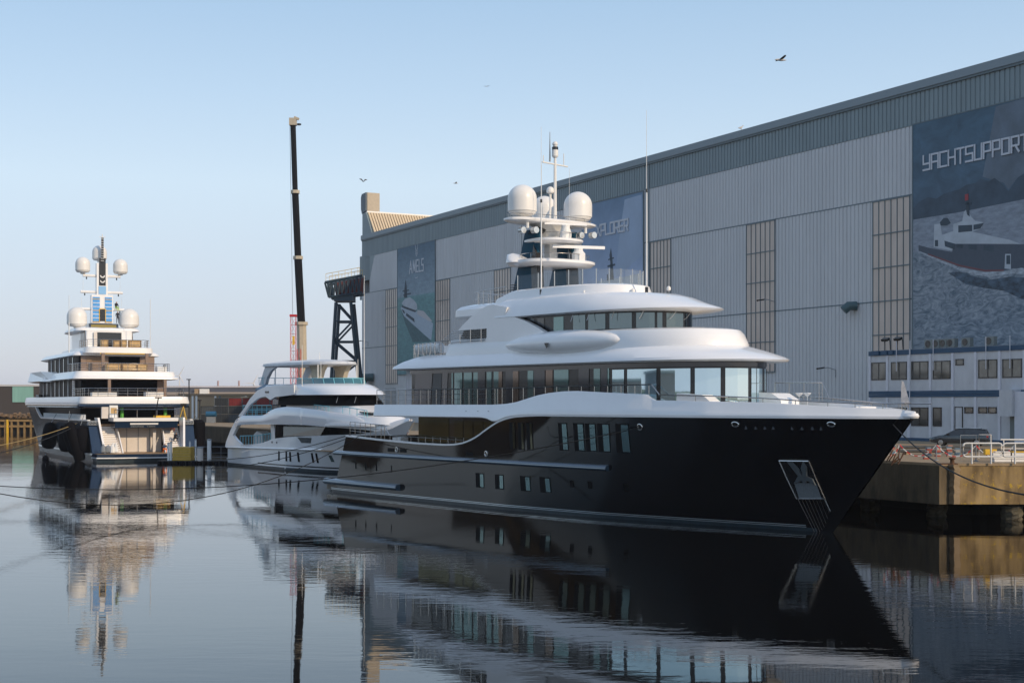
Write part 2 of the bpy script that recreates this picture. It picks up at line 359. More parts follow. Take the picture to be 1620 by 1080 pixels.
# banners ----------------------------------------------------------------------
def banner(name, x0, x1, z0, z1, m, label):
    t = empty(name, hall.matrix_basis @ Vector((0, 0, 0)), 0, label, 'banner'); t.location = (HX0, HZ0, GZ); t.rotation_euler = (0, 0, HA)
    MB().bx(x0, x1, -.22, -.19, z0, z1).build('printed_sheet', m, t, smooth=0)
    f = MB()
    for a, b, c, d in ((x0-.12, x0, z0, z1), (x1, x1+.12, z0, z1), (x0-.12, x1+.12, z0-.12, z0), (x0-.12, x1+.12, z1, z1+.12)): f.bx(a, b, -.26, -.1, c, d)
    f.build('banner_frame', flash, t, smooth=0); return t
def grad_mat(name, stops, nscale, namp, stretch=(1, 1, 1), rot=0):
    """printed picture: vertical bands of ink colour by height (in metres) broken up with noise"""
    m = bpy.data.materials.new(name); m.use_nodes = True; n = m.node_tree; b = n.nodes['Principled BSDF']; b.inputs['Roughness'].default_value = .6
    tc = n.nodes.new('ShaderNodeTexCoord'); sx = n.nodes.new('ShaderNodeSeparateXYZ'); n.links.new(tc.outputs['Object'], sx.inputs[0])
    mr = n.nodes.new('ShaderNodeMapRange'); mr.inputs[1].default_value = stops[0][0]; mr.inputs[2].default_value = stops[-1][0]; n.links.new(sx.outputs[2], mr.inputs[0])
    cr = n.nodes.new('ShaderNodeValToRGB'); n.links.new(mr.outputs[0], cr.inputs[0])
    e = cr.color_ramp.elements; lo, hi = stops[0][0], stops[-1][0]
    e[0].position = 0; e[0].color = (*stops[0][1], 1); e[1].position = 1; e[1].color = (*stops[-1][1], 1)
    for z, c in stops[1:-1]: q = e.new((z-lo)/(hi-lo)); q.color = (*c, 1)
    mp = n.nodes.new('ShaderNodeMapping'); mp.inputs['Scale'].default_value = stretch; mp.inputs['Rotation'].default_value = (0, rot, 0); n.links.new(tc.outputs['Object'], mp.inputs[0])
    nz = n.nodes.new('ShaderNodeTexNoise'); nz.inputs['Scale'].default_value = nscale; nz.inputs['Detail'].default_value = 8; nz.inputs['Roughness'].default_value = .62; nz.inputs['Distortion'].default_value = .8; n.links.new(mp.outputs[0], nz.inputs['Vector'])
    m2 = n.nodes.new('ShaderNodeMapRange'); m2.inputs[1].default_value = .3; m2.inputs[2].default_value = .7; m2.inputs[3].default_value = 1-namp; m2.inputs[4].default_value = 1+namp; n.links.new(nz.outputs[0], m2.inputs[0])
    vm = n.nodes.new('ShaderNodeVectorMath'); vm.operation = 'SCALE'; n.links.new(cr.outputs[0], vm.inputs[0]); n.links.new(m2.outputs[0], vm.inputs['Scale'])
    n.links.new(vm.outputs[0], b.inputs['Base Color']); return m
def flat(t, name, m, polys, y, parent=None):
    """printed shapes given as photo outlines on the wall plane, turned into wall metres"""
    mb = MB()
    for p in polys: mb.prism([(hl(*q)[0], y, hl(*q)[1]) for q in p], (0, .008, 0))
    return mb.build(name, m, parent or t, smooth=0)
ink_w = mat('ink_pale', (.42, .47, .52), .6, var=.15, vscale=.8); ink_g = mat('ink_grey', (.15, .19, .235), .6, var=.2, vscale=.8); ink_d = mat('ink_dark', (.035, .06, .085), .6, var=.3, vscale=.8)
ink_t = mat('ink_lettering', (.52, .55, .60), .6)
# 1: blue-green banner with a yacht seen from above
m1 = grad_mat('print_sea_green', [(9, (.10, .22, .24)), (22.3, (.13, .27, .28)), (23.0, (.15, .29, .31)), (23.2, (.24, .32, .38)), (32.2, (.055, .12, .18))], .8, .22, (1, 1, 2.5), .5)
b1 = banner('hall_banner', hl(630.5), hl(689.6), 8.9, 32.2, m1, 'tall blue-green banner of a yacht at sea reading AMELS, leftmost on the hall')
hull1 = [(635.5, 487), (640, 483), (655, 489), (668, 497), (681, 506), (687, 512), (684, 538), (675, 531), (655, 513), (641, 500)]
flat(b1, 'printed_hull', mat('ink_hull', (.36, .44, .52), .6, var=.1), [hull1], -.235)
flat(b1, 'printed_shadow', mat('ink_sea_shadow', (.06, .13, .15), .6, var=.3), [[(636, 490), (641, 500), (655, 513), (675, 531), (684, 540), (675, 541), (655, 541), (643, 512)]], -.228)
flat(b1, 'printed_foredeck', mat('ink_deck', (.46, .46, .48), .6), [[(662, 490), (672, 492), (686, 508), (681, 508), (662, 497)]], -.245)
flat(b1, 'printed_superstructure', ink_w, [[(637, 480), (642, 473), (650, 470), (656, 474), (661, 480), (662, 489), (656, 492), (645, 487)]], -.245)
for w_q in [[(638, 483), (646, 486), (660, 491), (659, 494), (645, 489), (638, 486)], [(637.5, 489), (641, 491), (643, 496), (640, 495)], [(645, 495), (657, 504), (658, 510), (644, 499)]]: flat(b1, 'printed_window', ink_d, [w_q], -.255)
flat(b1, 'printed_mast', ink_d, [[(642, 452), (643.5, 442), (645, 452), (646, 471), (641, 471)], [(638.5, 460), (649, 458), (649, 459.6), (638.5, 461.6)], [(640, 466), (652, 463), (652, 465), (640, 468)]], -.25)
def hplace(x, z, y=-.25): return lambda u, v, d=0: Vector((x+u, y-d, z+v))
x, z = hl(650, 434)
lt = MB(); xx = 0
for chh in 'aMELS':
    cw = 1.15 if chh in 'aM' else .72
    strokes(lt, chh, hplace(x+xx, z+.2, -.27), cw, 0, 2.1, .27); xx += cw+.42
cxx = x+xx/2-.2; ez = z+3.0
for s_ in (-1, 1):
    for k in range(3):
        lt.prism([(cxx, -.25, ez+.15+k*.42), (cxx+s_*.5, -.25, ez+.7+k*.42), (cxx+s_*.5, -.25, ez+.52+k*.42), (cxx, -.25, ez-.03+k*.42)], (0, -.01, 0))
    lt.prism([(cxx+s_*.66, -.25, ez+2.2), (cxx+s_*.56, -.25, ez+2.2), (cxx+s_*.12, -.25, ez+1.1), (cxx+s_*.24, -.25, ez+1.1)], (0, -.01, 0))
lt.bx(cxx-.6, cxx+.6, -.26, -.25, z-.9, z-.78)
lt.build('banner_lettering', ink_t, b1, smooth=0)
# 2: pale blue banner, mostly behind the yacht
m2_ = grad_mat('print_sky_blue', [(9, (.20, .31, .38)), (12.8, (.30, .41, .48)), (13.4, (.37, .45, .60)), (20, (.34, .43, .60)), (32, (.14, .23, .35))], .25, .14)
b2 = banner('hall_banner', hl(923), hl(1019), 8.9, 32.0, m2_, 'pale blue banner reading XPLORER on the hall behind the yacht mast')
x, z = hl(946, 374); strokes(MB(), 'XPLORER', hplace(x, z, -.27), .93, .30, 1.5, .26).build('banner_lettering', ink_t, b2, smooth=0)
flat(b2, 'printed_ship_mast', ink_d, [[(967, 443), (967.5, 415), (966, 404), (968.5, 392), (970, 404), (971, 415), (973, 443)], [(963, 420), (975, 417), (975, 420), (963, 423)], [(962, 444), (962, 434), (964, 434), (965, 444)], [(964, 410), (973, 407), (973, 409), (964, 412)]], -.24)
flat(b2, 'printed_light_ray', mat('ink_ray', (.31, .40, .53), .6, var=.1, vscale=.3), [[(990, 316), (1017, 308), (1017, 405), (975, 440), (982, 372)]], -.232)
flat(b2, 'printed_ship', ink_w, [[(948, 445), (975, 441), (1017, 432), (1018, 470), (948, 480)]], -.236)
# 3: large grey-blue banner
m3 = grad_mat('print_storm_sea', [(8.5, (.10, .17, .23)), (13, (.17, .24, .30)), (17.5, (.25, .30, .36)), (21.0, (.27, .31, .37)), (22.2, (.27, .31, .36)), (22.4, (.06, .10, .15)), (26, (.06, .115, .17)), (32.2, (.05, .11, .165))], .4, .3, (1, 1, 1.3), .4)
b3 = banner('hall_banner', hl(1446), hl(1446)+33, 8.5, 32.2, m3, 'huge grey-blue banner of a support ship at sea reading YACHTSUPPORT, rightmost on the hall')
x, z = hl(1463, 270); strokes(MB(), 'YACHTSUPPORT', hplace(x, z, -.27), .90, .26, 1.45, .19).build('banner_lettering', ink_t, b3, smooth=0)
flat(b3, 'printed_mountains', mat('ink_mountain', (.045, .075, .11), .6, var=.35, vscale=.5), [[(1446.5, 330), (1455, 320), (1470, 312), (1483, 315), (1495, 307), (1508, 303), (1520, 300), (1530, 293), (1545, 290), (1553, 283), (1566, 287), (1575, 282), (1588, 292), (1597, 303), (1612, 281), (1640, 268), (1700, 240), (1700, 300), (1640, 313), (1600, 320), (1520, 336), (1446.5, 348)]], -.228)
flat(b3, 'printed_light_ray', mat('ink_ray_grey', (.115, .155, .20), .6, var=.3, vscale=.3), [[(1577, 169), (1612, 159), (1640, 152), (1640, 262), (1612, 281), (1597, 300), (1590, 290), (1556, 280)]], -.226)
flat(b3, 'printed_sea', mat('ink_sea_pale', (.235, .275, .33), .6, var=.3, vscale=1.2, stretch=(1, 1, 3)), [[(1446.5, 348), (1520, 336), (1600, 320), (1700, 300), (1700, 420), (1600, 430), (1446.5, 400)]], -.229)
seam = bpy.data.materials.new('ink_churned_sea'); seam.use_nodes = True
def churned():
    n = seam.node_tree; b = n.nodes['Principled BSDF']; b.inputs['Roughness'].default_value = .6; tc = n.nodes.new('ShaderNodeTexCoord')
    mp = n.nodes.new('ShaderNodeMapping'); mp.inputs['Rotation'].default_value = (0, .5, 0); mp.inputs['Scale'].default_value = (1, 1, 2.2); n.links.new(tc.outputs['Object'], mp.inputs[0])
    a = n.nodes.new('ShaderNodeTexNoise'); a.inputs['Scale'].default_value = .55; a.inputs['Detail'].default_value = 9; a.inputs['Roughness'].default_value = .66; a.inputs['Distortion'].default_value = 2.2; n.links.new(mp.outputs[0], a.inputs['Vector'])
    r = n.nodes.new('ShaderNodeValToRGB'); r.color_ramp.elements[0].position = .34; r.color_ramp.elements[0].color = (.06, .10, .14, 1); r.color_ramp.elements[1].position = .68; r.color_ramp.elements[1].color = (.34, .385, .43, 1); n.links.new(a.outputs[0], r.inputs[0]); n.links.new(r.outputs[0], b.inputs['Base Color'])
churned()
flat(b3, 'printed_churned_sea', seam, [[(1446.5, 400), (1462, 398), (1500, 412), (1560, 428), (1640, 422), (1700, 418), (1700, 540), (1640, 545), (1560, 556), (1446.5, 566)]], -.2305)
flat(b3, 'printed_red_line', mat('ink_red_dark', (.16, .06, .07), .6), [[(1470, 401), (1520, 419), (1560, 427), (1590, 426.5), (1590, 429), (1560, 430), (1520, 422), (1470, 403.5)]], -.247)
flat(b3, 'printed_hull', mat('ink_hull_dark', (.06, .08, .11), .6, var=.1), [[(1455, 388), (1470, 392), (1508, 399), (1512, 386), (1550, 386), (1616, 387), (1640, 386), (1640, 425), (1600, 425), (1590, 428), (1560, 429), (1520, 422), (1480, 406), (1455, 397)]], -.24)
flat(b3, 'printed_superstructure', ink_w, [[(1479, 391), (1480, 355), (1490, 354), (1492, 372), (1510, 366), (1510, 355), (1530, 348), (1558, 352), (1554, 362), (1540, 367), (1600, 380), (1616, 386), (1550, 386), (1512, 386), (1508, 397)], [(1524, 350), (1527, 335), (1533, 330), (1538, 343), (1545, 350)], [(1591, 425), (1592, 402), (1601, 402), (1601, 426)]], -.25)
for w_q in [[(1518, 368), (1518, 357), (1540, 356), (1540, 366)], [(1542, 364), (1542, 356), (1558, 353), (1553, 362)], [(1496, 381), (1513, 386), (1512, 395), (1497, 390)], [(1481, 380), (1486, 380), (1486, 390), (1481, 390)], [(1515, 386), (1525, 387), (1525, 393), (1515, 392)], [(1534, 387), (1547, 388), (1547, 396), (1534, 394)], [(1558, 388), (1574, 389), (1574, 398), (1558, 396)], [(1489, 352), (1495, 345), (1501, 345), (1506, 353), (1500, 357), (1490, 357)], [(1600, 404), (1594, 404), (1594, 418), (1600, 418)]]: flat(b3, 'printed_window', ink_d, [w_q], -.258)
flat(b3, 'printed_mast', ink_d, [[(1530, 331), (1531, 300), (1533, 300), (1536, 343), (1532, 340)], [(1528, 322), (1539, 320), (1539, 323), (1528, 325)]], -.26)
flat(b3, 'printed_flag', mat('ink_red', (.30, .04, .05), .6), [[(1528.5, 308), (1534, 307), (1534, 317), (1528.5, 318)]], -.262)
wk = mat('ink_wake', (.055, .09, .13), .6, var=.8, vscale=1.2, stretch=(1, 1, 2)); wl = mat('ink_foam', (.35, .40, .45), .6, var=.55, vscale=1.6, stretch=(1, 1, 2))
flat(b3, 'printed_wake', wk, [[(1502, 432), (1520, 430), (1545, 438), (1565, 443), (1600, 438), (1640, 440), (1640, 480), (1615, 472), (1590, 460), (1560, 456), (1530, 450)]], -.232)
flat(b3, 'printed_foam', wl, [[(1457, 398), (1480, 407), (1520, 424), (1560, 431), (1590, 429), (1617, 424), (1640, 426), (1640, 434), (1600, 433), (1565, 438), (1540, 434), (1520, 428), (1490, 415), (1462, 402)]], -.243)

# wall lamps and floodlight fittings
def wall_lamp(px, py, lab):
    x, z = hl(px, py); t = empty('wall_lamp', hall.matrix_basis @ Vector((0, 0, 0)), 0, lab, 'wall lamp', 'lamps on the hall wall'); t.location = (HX0, HZ0, GZ); t.rotation_euler = (0, 0, HA)
    MB().tube([(x, -.1, z-.3), (x, -.1, z+.5), (x-.3, -.9, z+.75), (x-.5, -1.4, z+.7)], .05).build('bracket', grey, t)
    MB().box((x-.6, -1.7, z+.68), (.35, .9, .16), rx=.15).build('lamp_head', blackp, t, smooth=0)
wall_lamp(1226, 484, 'street-type lamp on a bracket over the tall window right of the masts')
wall_lamp(583, 545, 'small bracket lamp near the far left corner of the hall')
wall_lamp(1322, 592, 'low bracket lamp on the hall wall behind the bow')
def cowl(px, py, lab, s=1.2):
    x, z = hl(px, py); t = empty('wall_vent', (HX0, HZ0, GZ), HA, lab, 'vent')
    for k in range(2 if s > 1.5 else 1):
        MB().tube([(x+k*s*.9, -.1, z), (x+k*s*.9-.3*s, -.7*s, z), (x+k*s*.9-.55*s, -1.1*s, z-.4*s)], .42*s, 12).build('vent_cowl', mat('vent_green', (.05, .10, .11), .4), t)
cowl(1355, 484, 'dark angled vent cowl on the hall wall left of the right-hand window'); cowl(586, 597, 'pair of dark vent cowls low on the far end of the hall wall', 1.9)

# ------------------------------------------------------------------ two-storey cabin office
OA = math.atan2(-.876, .482)
def ol(px, py=None):
    a = (px-810)/2250; Z = 112.9/(a+.55); x = (140.8-Z)/.876
    return x if py is None else (x, 7+(637-py)/2250*Z-GZ)
off = empty('office_building', (35.4, 140.8, GZ), OA, 'two-storey pale cabin office with blue bands in front of the hall at the right', 'office building')
om = mat('office_panel', (.52, .53, .55), .6, var=.14, vscale=.9, bump=.1, bscale=3, stretch=(1, 1, .5)); ob = mat('office_blue', (.008, .055, .12), .45, var=.1); oc = mat('office_column', (.60, .61, .66), .5, var=.06)
OLn = 62.; oz1, oz2 = 4.62, 8.66
mb = MB(); mb.bx(0, OLn, 0, 7, .3, oz1-.45); mb.bx(0, OLn, 0, 7, oz1+.14, oz2-.42); mb.build('wall', om, off, smooth=0)
mb = MB(); mb.bx(-.05, OLn, -.10, 7.1, oz2-.42, oz2+.02); mb.bx(-.05, OLn, -.08, 7.05, oz1-.19, oz1+.14); mb.bx(-.05, OLn, -.08, 7.05, oz1-.45, oz1-.21); mb.bx(-.05, OLn, -.06, 7.05, 0, .3); mb.build('blue_band', ob, off, smooth=0)
MB().bx(.1, OLn-.1, .1, 6.9, oz2+.02, oz2+.08).build('roof', grey, off, smooth=0)
cols = [1377.5, 1405, 1438.8, 1473, 1508.5, 1544.6, 1582.5, 1622, 1664, 1708, 1755]
for c in cols:
    x = ol(c); mb = MB(); mb.bx(x-.14, x+.14, -.09, .0, .3, oz1-.47); mb.bx(x-.14, x+.14, -.09, .0, oz1+.16, oz2-.44); mb.build('column', oc, off, smooth=0)
offglass = mat('office_glass', (.16, .16, .15), .06, metal=.6, bump=.03, bscale=.9, var=.3, vscale=.8)
def owin(pa, pb, yt, yb, n=2, par=off):
    a, zt = ol(pa, yt); b = ol(pb); zb = ol((pa+pb)/2, yb)[1]; zt = ol((pa+pb)/2, yt)[1]
    f = MB(); t = .1
    for q in [(a, a+t, zb, zt), (b-t, b, zb, zt), (a, b, zb, zb+t), (a, b, zt-t, zt)]: f.bx(q[0], q[1], -.06, 0.02, q[2], q[3])
    for k in range(1, n): x = lerp(a, b, k/n); f.bx(x-.06, x+.06, -.05, 0.02, zb, zt)
    o = f.build('window', blackp, par, smooth=0)
    MB().bx(a+t, b-t, -.025, -.01, zb+t, zt-t).build('pane', offglass, o, smooth=0)
for pa, pb in ((1380, 1403), (1411, 1436), (1443, 1470), (1477, 1505), (1549, 1579), (1587, 1618), (1627, 1658), (1670, 1700)): owin(pa, pb, 573.0-(pa-1380)*.027, 601-(pa-1380)*.018)
owin(1513, 1526, 567.5, 577.5, 1)
owin(1413, 1436, 644.5, 673.5); owin(1443, 1470, 644, 673.5); owin(1477, 1491, 644, 674, 1); owin(1527, 1541, 643.5, 653.5, 1); owin(1549, 1563, 643.5, 653.5, 1); owin(1564.5, 1578, 643.5, 653.5, 1); owin(1587, 1596, 643.5, 653.5, 1)
a, zt = ol(1512, 643); b = ol(1524.5)
d_ = MB().bx(a+.09, b-.09, -.05, 0, .3, zt-.09).build('door', om, off, smooth=0)
MB().bx(a, a+.08, -.07, 0, .3, zt).bx(b-.08, b, -.07, 0, .3, zt).bx(a, b, -.07, 0, zt-.08, zt).build('door_frame', blackp, d_, smooth=0)
MB().bx(a+.15, a+.35, -.12, -.05, 1.2, 1.26).build('handle', steel, d_, smooth=0)
a = ol(1597); b = ol(1617)
p_ = MB().bx(a, b, -1.2, -.01, 2.45, 4.75).build('porch', om, off, smooth=0)
MB().bx(a+.3, b-.2, -.2, -.01, .0, 2.42).build('porch_door', mat('ribbed_grey', (.15, .17, .17), .5), p_, smooth=0)
MB().bx(b+.02, b+6, -.9, -.01, .1, 4.6).build('annex_wall', oc, off, smooth=0)
for px in (1439.5, 1418, 1476, 1559, 1597): 
    x = ol(px); MB().tube([(x+.3, -.2, oz2-2.0), (x+.3, -.2, oz2+.9)], .04, 6).build('vent_pipe', oc, off)
MB().tube([(ol(1440)+.25, -.25, .3), (ol(1440)+.25, -.25, oz2+.1)], .05, 6).build('drain_pipe', oc, off)
acm = mat('ac_casing', (.20, .22, .21), .5, var=.1)
def ac(px, wd, lab):
    x = ol(px); t = empty('air_conditioner', off.matrix_basis @ Vector((0, 0, 0)), 0, lab, 'air conditioner', 'air conditioners on the office roof')
    M = Matrix.Translation((35.4, 140.8, GZ)) @ Matrix.Rotation(OA, 4, 'Z'); t.location = M @ Vector((x, .9, oz2+.09)); t.rotation_euler = (0, 0, OA)
    MB().bx(0, wd, 0, .45, .06, .86).build('casing', acm, t, smooth=0)
    MB().lathe((wd*.42, 0, 0), [(.33, 0), (.33, .02)], 18).build('fan_grille', blackp, t); o = t.children[-1]; o.location = (0, -.01, .46); o.rotation_euler = (R(90), 0, 0)
    MB().bx(.05, .12, 0, .45, 0, .06).bx(wd-.12, wd-.05, 0, .45, 0, .06).build('feet', blackp, t, smooth=0)
for k, (px, lab) in enumerate(((1452.5, 'leftmost of four air conditioners in a row on the office roof'), (1464, 'second from left of four air conditioners in a row on the office roof'), (1475, 'third from left of four air conditioners in a row on the office roof'), (1486.5, 'rightmost of four air conditioners in a row on the office roof'), (1510.5, 'lone air conditioner on the office roof above the small window'), (1547.5, 'last air conditioner on the office roof towards the right'))): ac(px, 1.05, lab)
bxs = empty('roof_lamp_frame', Matrix.Translation((35.4, 140.8, GZ)) @ Matrix.Rotation(OA, 4, 'Z') @ Vector((0, 0, oz2)), OA, 'black floodlights on hoops over blue boxes at the left end of the office roof', 'floodlights')
MB().bx(.6, 1.5, -.22, -.11, -.35, .05).bx(1.8, 2.6, -.22, -.11, -.35, .05).bx(2.8, 3.4, -.22, -.11, -.35, .05).build('blue_box', ob, bxs, smooth=0)
for xx in (1.7, 3.4): MB().tube([(xx, .4, 0), (xx, .4, .95), (xx+.3, .4, 1.1), (xx+.7, .4, 1.05), (xx+.8, .4, 0)], .06, 6).build('hoop', blackp, bxs); MB().box((xx+.3, .2, 1.15), (.85, .4, .22), rx=.5).build('lamp_head', blackp, bxs, smooth=0)

# ------------------------------------------------------------------ car
def car():
    t = empty('parked_car', (0, 0, 0), 0, 'dark blue estate car parked side-on before the office', 'car')
    bodym = mat('car_paint', (.012, .022, .035), .15, coat=1.); tyre = mat('tyre', (.012, .012, .012), .8); rim = mat('rim', (.4, .41, .42), .3, metal=.9)
    # x forward, stations: (x, lower z, beltline z, half width)
    prof = [(-2.38, .42, .80, .72), (-2.30, .34, .98, .84), (-2.0, .30, 1.0, .90), (-1.3, .26, .99, .92), (-.3, .25, .96, .92), (.7, .25, .93, .92), (1.25, .26, .90, .91), (1.8, .28, .82, .88), (2.2, .32, .70, .80), (2.4, .40, .58, .62)]
    rg = []
    for x, zl, zb, h in prof:
        rg.append([(x, -h*.9, zl), (x, -h, zl+.12), (x, -h, (zl+zb)/2+.05), (x, -h*.95, zb-.02), (x, -h*.8, zb+.02), (x, 0, zb+.05), (x, h*.8, zb+.02), (x, h*.95, zb-.02), (x, h, (zl+zb)/2+.05), (x, h, zl+.12), (x, h*.9, zl), (x, 0, zl)])
    MB().loft(rg).build('body', bodym, t, smooth=50)
    gp = [(-2.32, 1.0, .80), (-2.12, 1.40, .66), (-1.3, 1.48, .63), (-.3, 1.49, .62), (.35, 1.40, .62), (1.2, .94, .76)]
    rg = [[(x, -.80, .93), (x, -max(h, .6)-.02, z-.05 if z > 1 else z), (x, -h+.08, z), (x, h-.08, z), (x, max(h, .6)+.02, z-.05 if z > 1 else z), (x, .80, .93)] for x, z, h in gp]
    MB().loft(rg).build('glasshouse', glassd, t, smooth=30)
    rg = [[(x, -h+.02, z+.0), (x, -h+.1, z+.03), (x, h-.1, z+.03), (x, h-.02, z+.0)] for x, z, h in gp[1:5]]
    MB().loft(rg).build('roof', bodym, t)
    for s in (-1, 1):
        MB().tube([(-1.7, s*.55, 1.5), (.2, s*.55, 1.5)], .025).build('roof_rail', steel, t)
        MB().prism([(-.5, s*.80, .95), (-.38, s*.80, .95), (-.30, s*.66, 1.44), (-.42, s*.66, 1.44)], (0, s*.03, 0)).build('door_pillar', blackp, t, smooth=0)
        MB().box((.85, s*1.0, 1.0), (.2, .2, .14)).build('wing_mirror', blackp, t)
        MB().box((2.2, s*.60, .66), (.34, .3, .12), rz=s*-.3).build('headlight', glassm, t, smooth=0)
        MB().box((-2.27, s*.66, .82), (.14, .4, .14)).build('tail_light', red, t, smooth=0)
    for x in (-1.42, 1.45):
        for s in (-1, 1):
            wl_ = empty('wheel', (0, 0, 0)); wl_.parent = t; wl_.location = (x, s*.80, .33); wl_.rotation_euler = (R(90), 0, 0)
            MB().lathe((0, 0, -.12), [(.2, 0), (.32, 0), (.335, .04), (.335, .2), (.32, .24), (.2, .24)], 22).build('tyre', tyre, wl_)
            MB().lathe((0, 0, -.125), [(.05, -.01), (.21, 0), (.21, .25), (.05, .26)], 10).build('rim', rim, wl_)
    return t
c = car(); Zc = 2250*3.62/68.5; c.location = (W(1519, 705, Zc).x, Zc, GZ+.004); c.rotation_euler = (0, 0, math.atan2(.42, -.9))

# ------------------------------------------------------------------ quay clutter
def gp(px, py):          # point on the quay surface seen at a pixel
    Z = 2250*(7-GZ)/(py-637); return Vector(((px-810)/2250*Z, Z, GZ+.004))
railw = mat('rail_white', (.72, .70, .66), .4, var=.06)
def guard(p, L, lab, rz=0.):
    t = empty('guard_rail', p, rz, lab, 'guard rail', 'white guard rails on the quay edge'); h0, h1, r = .42, 1.22, .052
    r0 = .16; loop = [(r0, 0, h1), (L-r0, 0, h1), (L-.04, 0, h1-.04), (L, 0, h1-r0), (L, 0, h0+r0), (L-.04, 0, h0+.04), (L-r0, 0, h0), (r0, 0, h0), (.04, 0, h0+.04), (0, 0, h0+r0), (0, 0, h1-r0), (.04, 0, h1-.04), (r0, 0, h1)]
    MB().tube(loop, r, 8).build('rail_loop', railw, t)
    for x in (L*.22, L*.72): MB().tube([(x, 0, 0), (x, 0, h1)], r, 8).build('post', railw, t)
p = gp(1524, 733.5); guard(p, 2.28, 'white tubular guard rail loop nearest the quay corner'); p = gp(1587, 733.5); guard(p, 3.2, 'white tubular guard rail cut by the right edge of the view')
t = empty('hand_rail', gp(1583, 724), 0, 'straight white handrail behind the guard rails at the right', 'handrail'); MB().tube([(0, 0, 1.2), (5, 0, 1.2)], .05, 6).tube([(0, 0, .6), (5, 0, .6)], .03, 6).build('bar', railw, t)
for x in (.2, 2.6, 4.9): MB().tube([(x, 0, 0), (x, 0, 1.2)], .045, 6).build('post', railw, t)
t = empty('mesh_gate', gp(1519.5, 727), 0, 'thin metal gate frame standing behind the guard rail', 'gate')
MB().rail([(0, 0, 0), (2.0, 0, 0)], [1.55, .5], 1.0, .025).build('frame', grey, t); MB().tube([(1.15, -.1, .1), (1.15, -.1, 1.6), (1.9, -.1, 1.6), (1.9, -.1, .3)], .035).build('pale_frame', railw, t)
bm_ = mat('white_beams', (.78, .76, .72), .5, var=.05)
for k, (px, py, L, lab) in enumerate(((1573.5, 731, 1.0, 'stack of short white beams on the quay beside the guard rail'), (1601, 731, 3.4, 'stack of long white beams on the quay cut by the right edge'))):
    t = empty('beam_stack', gp(px, py), 0, lab, 'beams')
    for j in range(3): MB().bx(-.04*j, L+.03*j, 0, .5, .02+j*.19, .19+j*.19).build('beam', bm_, t, smooth=0)
    MB().bx(.05, L-.05, -.02, .5, .60, .66).build('lashing_board', yellow if k else bm_, t, smooth=0)
t = MB().bx(0, .7, 0, .4, 0, .35).build('box', yellow, None, smooth=0, label='yellow box lying on the beams behind the guard rail', cat='box'); t.location = gp(1566, 731)+Vector((0, .8, .42))
# red-white chain barrier
posts = [gp(x, y) for x, y in ((1397, 727), (1423, 727), (1481.5, 728), (1544, 729), (1604, 730))]
plab = ['thin post of the chain barrier hard by the bow', 'grey post of the chain barrier left of the bollards', 'thin dark post of the chain barrier in front of the car', 'grey post of the chain barrier behind the guard rail', 'post of the chain barrier amid the white beams']
for p, l in zip(posts, plab):
    t = empty('barrier_post', p, 0, l, 'post', 'chain barrier posts'); MB().tube([(0, 0, 0), (0, 0, 1.0)], .035, 8).build('pole', grey, t); MB().lathe((0, 0, 0), [(.16, 0), (.14, .04), (.03, .06)], 12).build('foot', grey, t)
for a, b, l in zip(posts, posts[1:], ('first span of red and white chain beside the bow', 'long sagging span of red and white chain over the striped blocks', 'red and white chain hanging before the car', 'red and white chain span behind the white guard rails')):
    t = empty('barrier_chain', a, 0, l, 'chain', 'spans of chain barrier'); pts = [q-a for q in catenary(a+Vector((0, 0, .97)), b+Vector((0, 0, .97)), .72, 20)]
    for cidx, (m_, nm) in enumerate(((mat('chain_red', (.65, .02, .02), .4), 'red_links'), (railw, 'white_links'))):
        mb = MB()
        for i in range(20):
            if (i//2) % 2 == cidx: mb.tube([pts[i], pts[i+1]], .032, 5)
        mb.build(nm, m_, t)
# striped marker blocks in little stacks
random.seed(3)
cb = [mat('block_red', (.34, .06, .04), .7, var=.3), mat('block_white', (.42, .40, .37), .7, var=.3), mat('block_blue', (.12, .19, .26), .7, var=.3), mat('block_pink', (.38, .20, .15), .7, var=.3)]
bl = ((1399, 722, 2, 'low red and blue striped block pile touching the bow'), (1412, 720, 4, 'tall striped block pile left of the first chain post'), (1464, 726, 1, 'single low red and white block on the quay edge strip'), (1469, 721, 3, 'striped block pile under the sagging chain'), (1484, 722, 4, 'tall red, white and blue block pile beside the dark post'), (1502, 722, 4, 'striped block pile below the car front wheel'), (1514, 722, 3, 'red-topped block pile below the car door'))
for px, py, n_, lab in bl:
    t = empty('marker_blocks', gp(px, py), random.uniform(-.3, .3), lab, 'block pile', 'striped block piles on the quay'); t.scale = (.8, .8, .72)
    for k in range(n_):
        for j, m_ in enumerate(random.sample(cb, 2)): MB().box((random.uniform(-.06, .06), random.uniform(-.05, .05), .07+k*.27+j*.135), (.42-.03*j, .35, .13), rz=random.uniform(-.2, .2)).build('block', m_, t, smooth=0)
pipem = mat('dark_pipes', (.07, .07, .065), .6, var=.3)
for k, (px, py, L, h) in enumerate(((1424, 719, 5.0, .35), (1424, 714, 5.6, .42), (1516, 716, 6, .3))):
    t = empty('pipe_bundle', gp(px, py), 0, ('long dark pipes lying on the quay behind the chain', 'rearmost dark pipes lying parallel to the office', 'dark pipes on sleepers below the parked car')[k], 'pipes')
    for j in range(3): MB().tube([(0, j*.3, h-.1), (L, j*.3, h-.1)], .11, 8).build('pipe', pipem, t)
    for x in (.4, L-.4): MB().bx(x, x+.2, -.1, .9, 0, .14).build('sleeper', teak, t, smooth=0)
t = empty('bollard', gp(1509, 735)+Vector((0, .3, 0)), 0, 'small rusty mooring bollard at the quay corner', 'bollard'); rust = mat('rust', (.10, .045, .02), .85, var=.4, vscale=6)
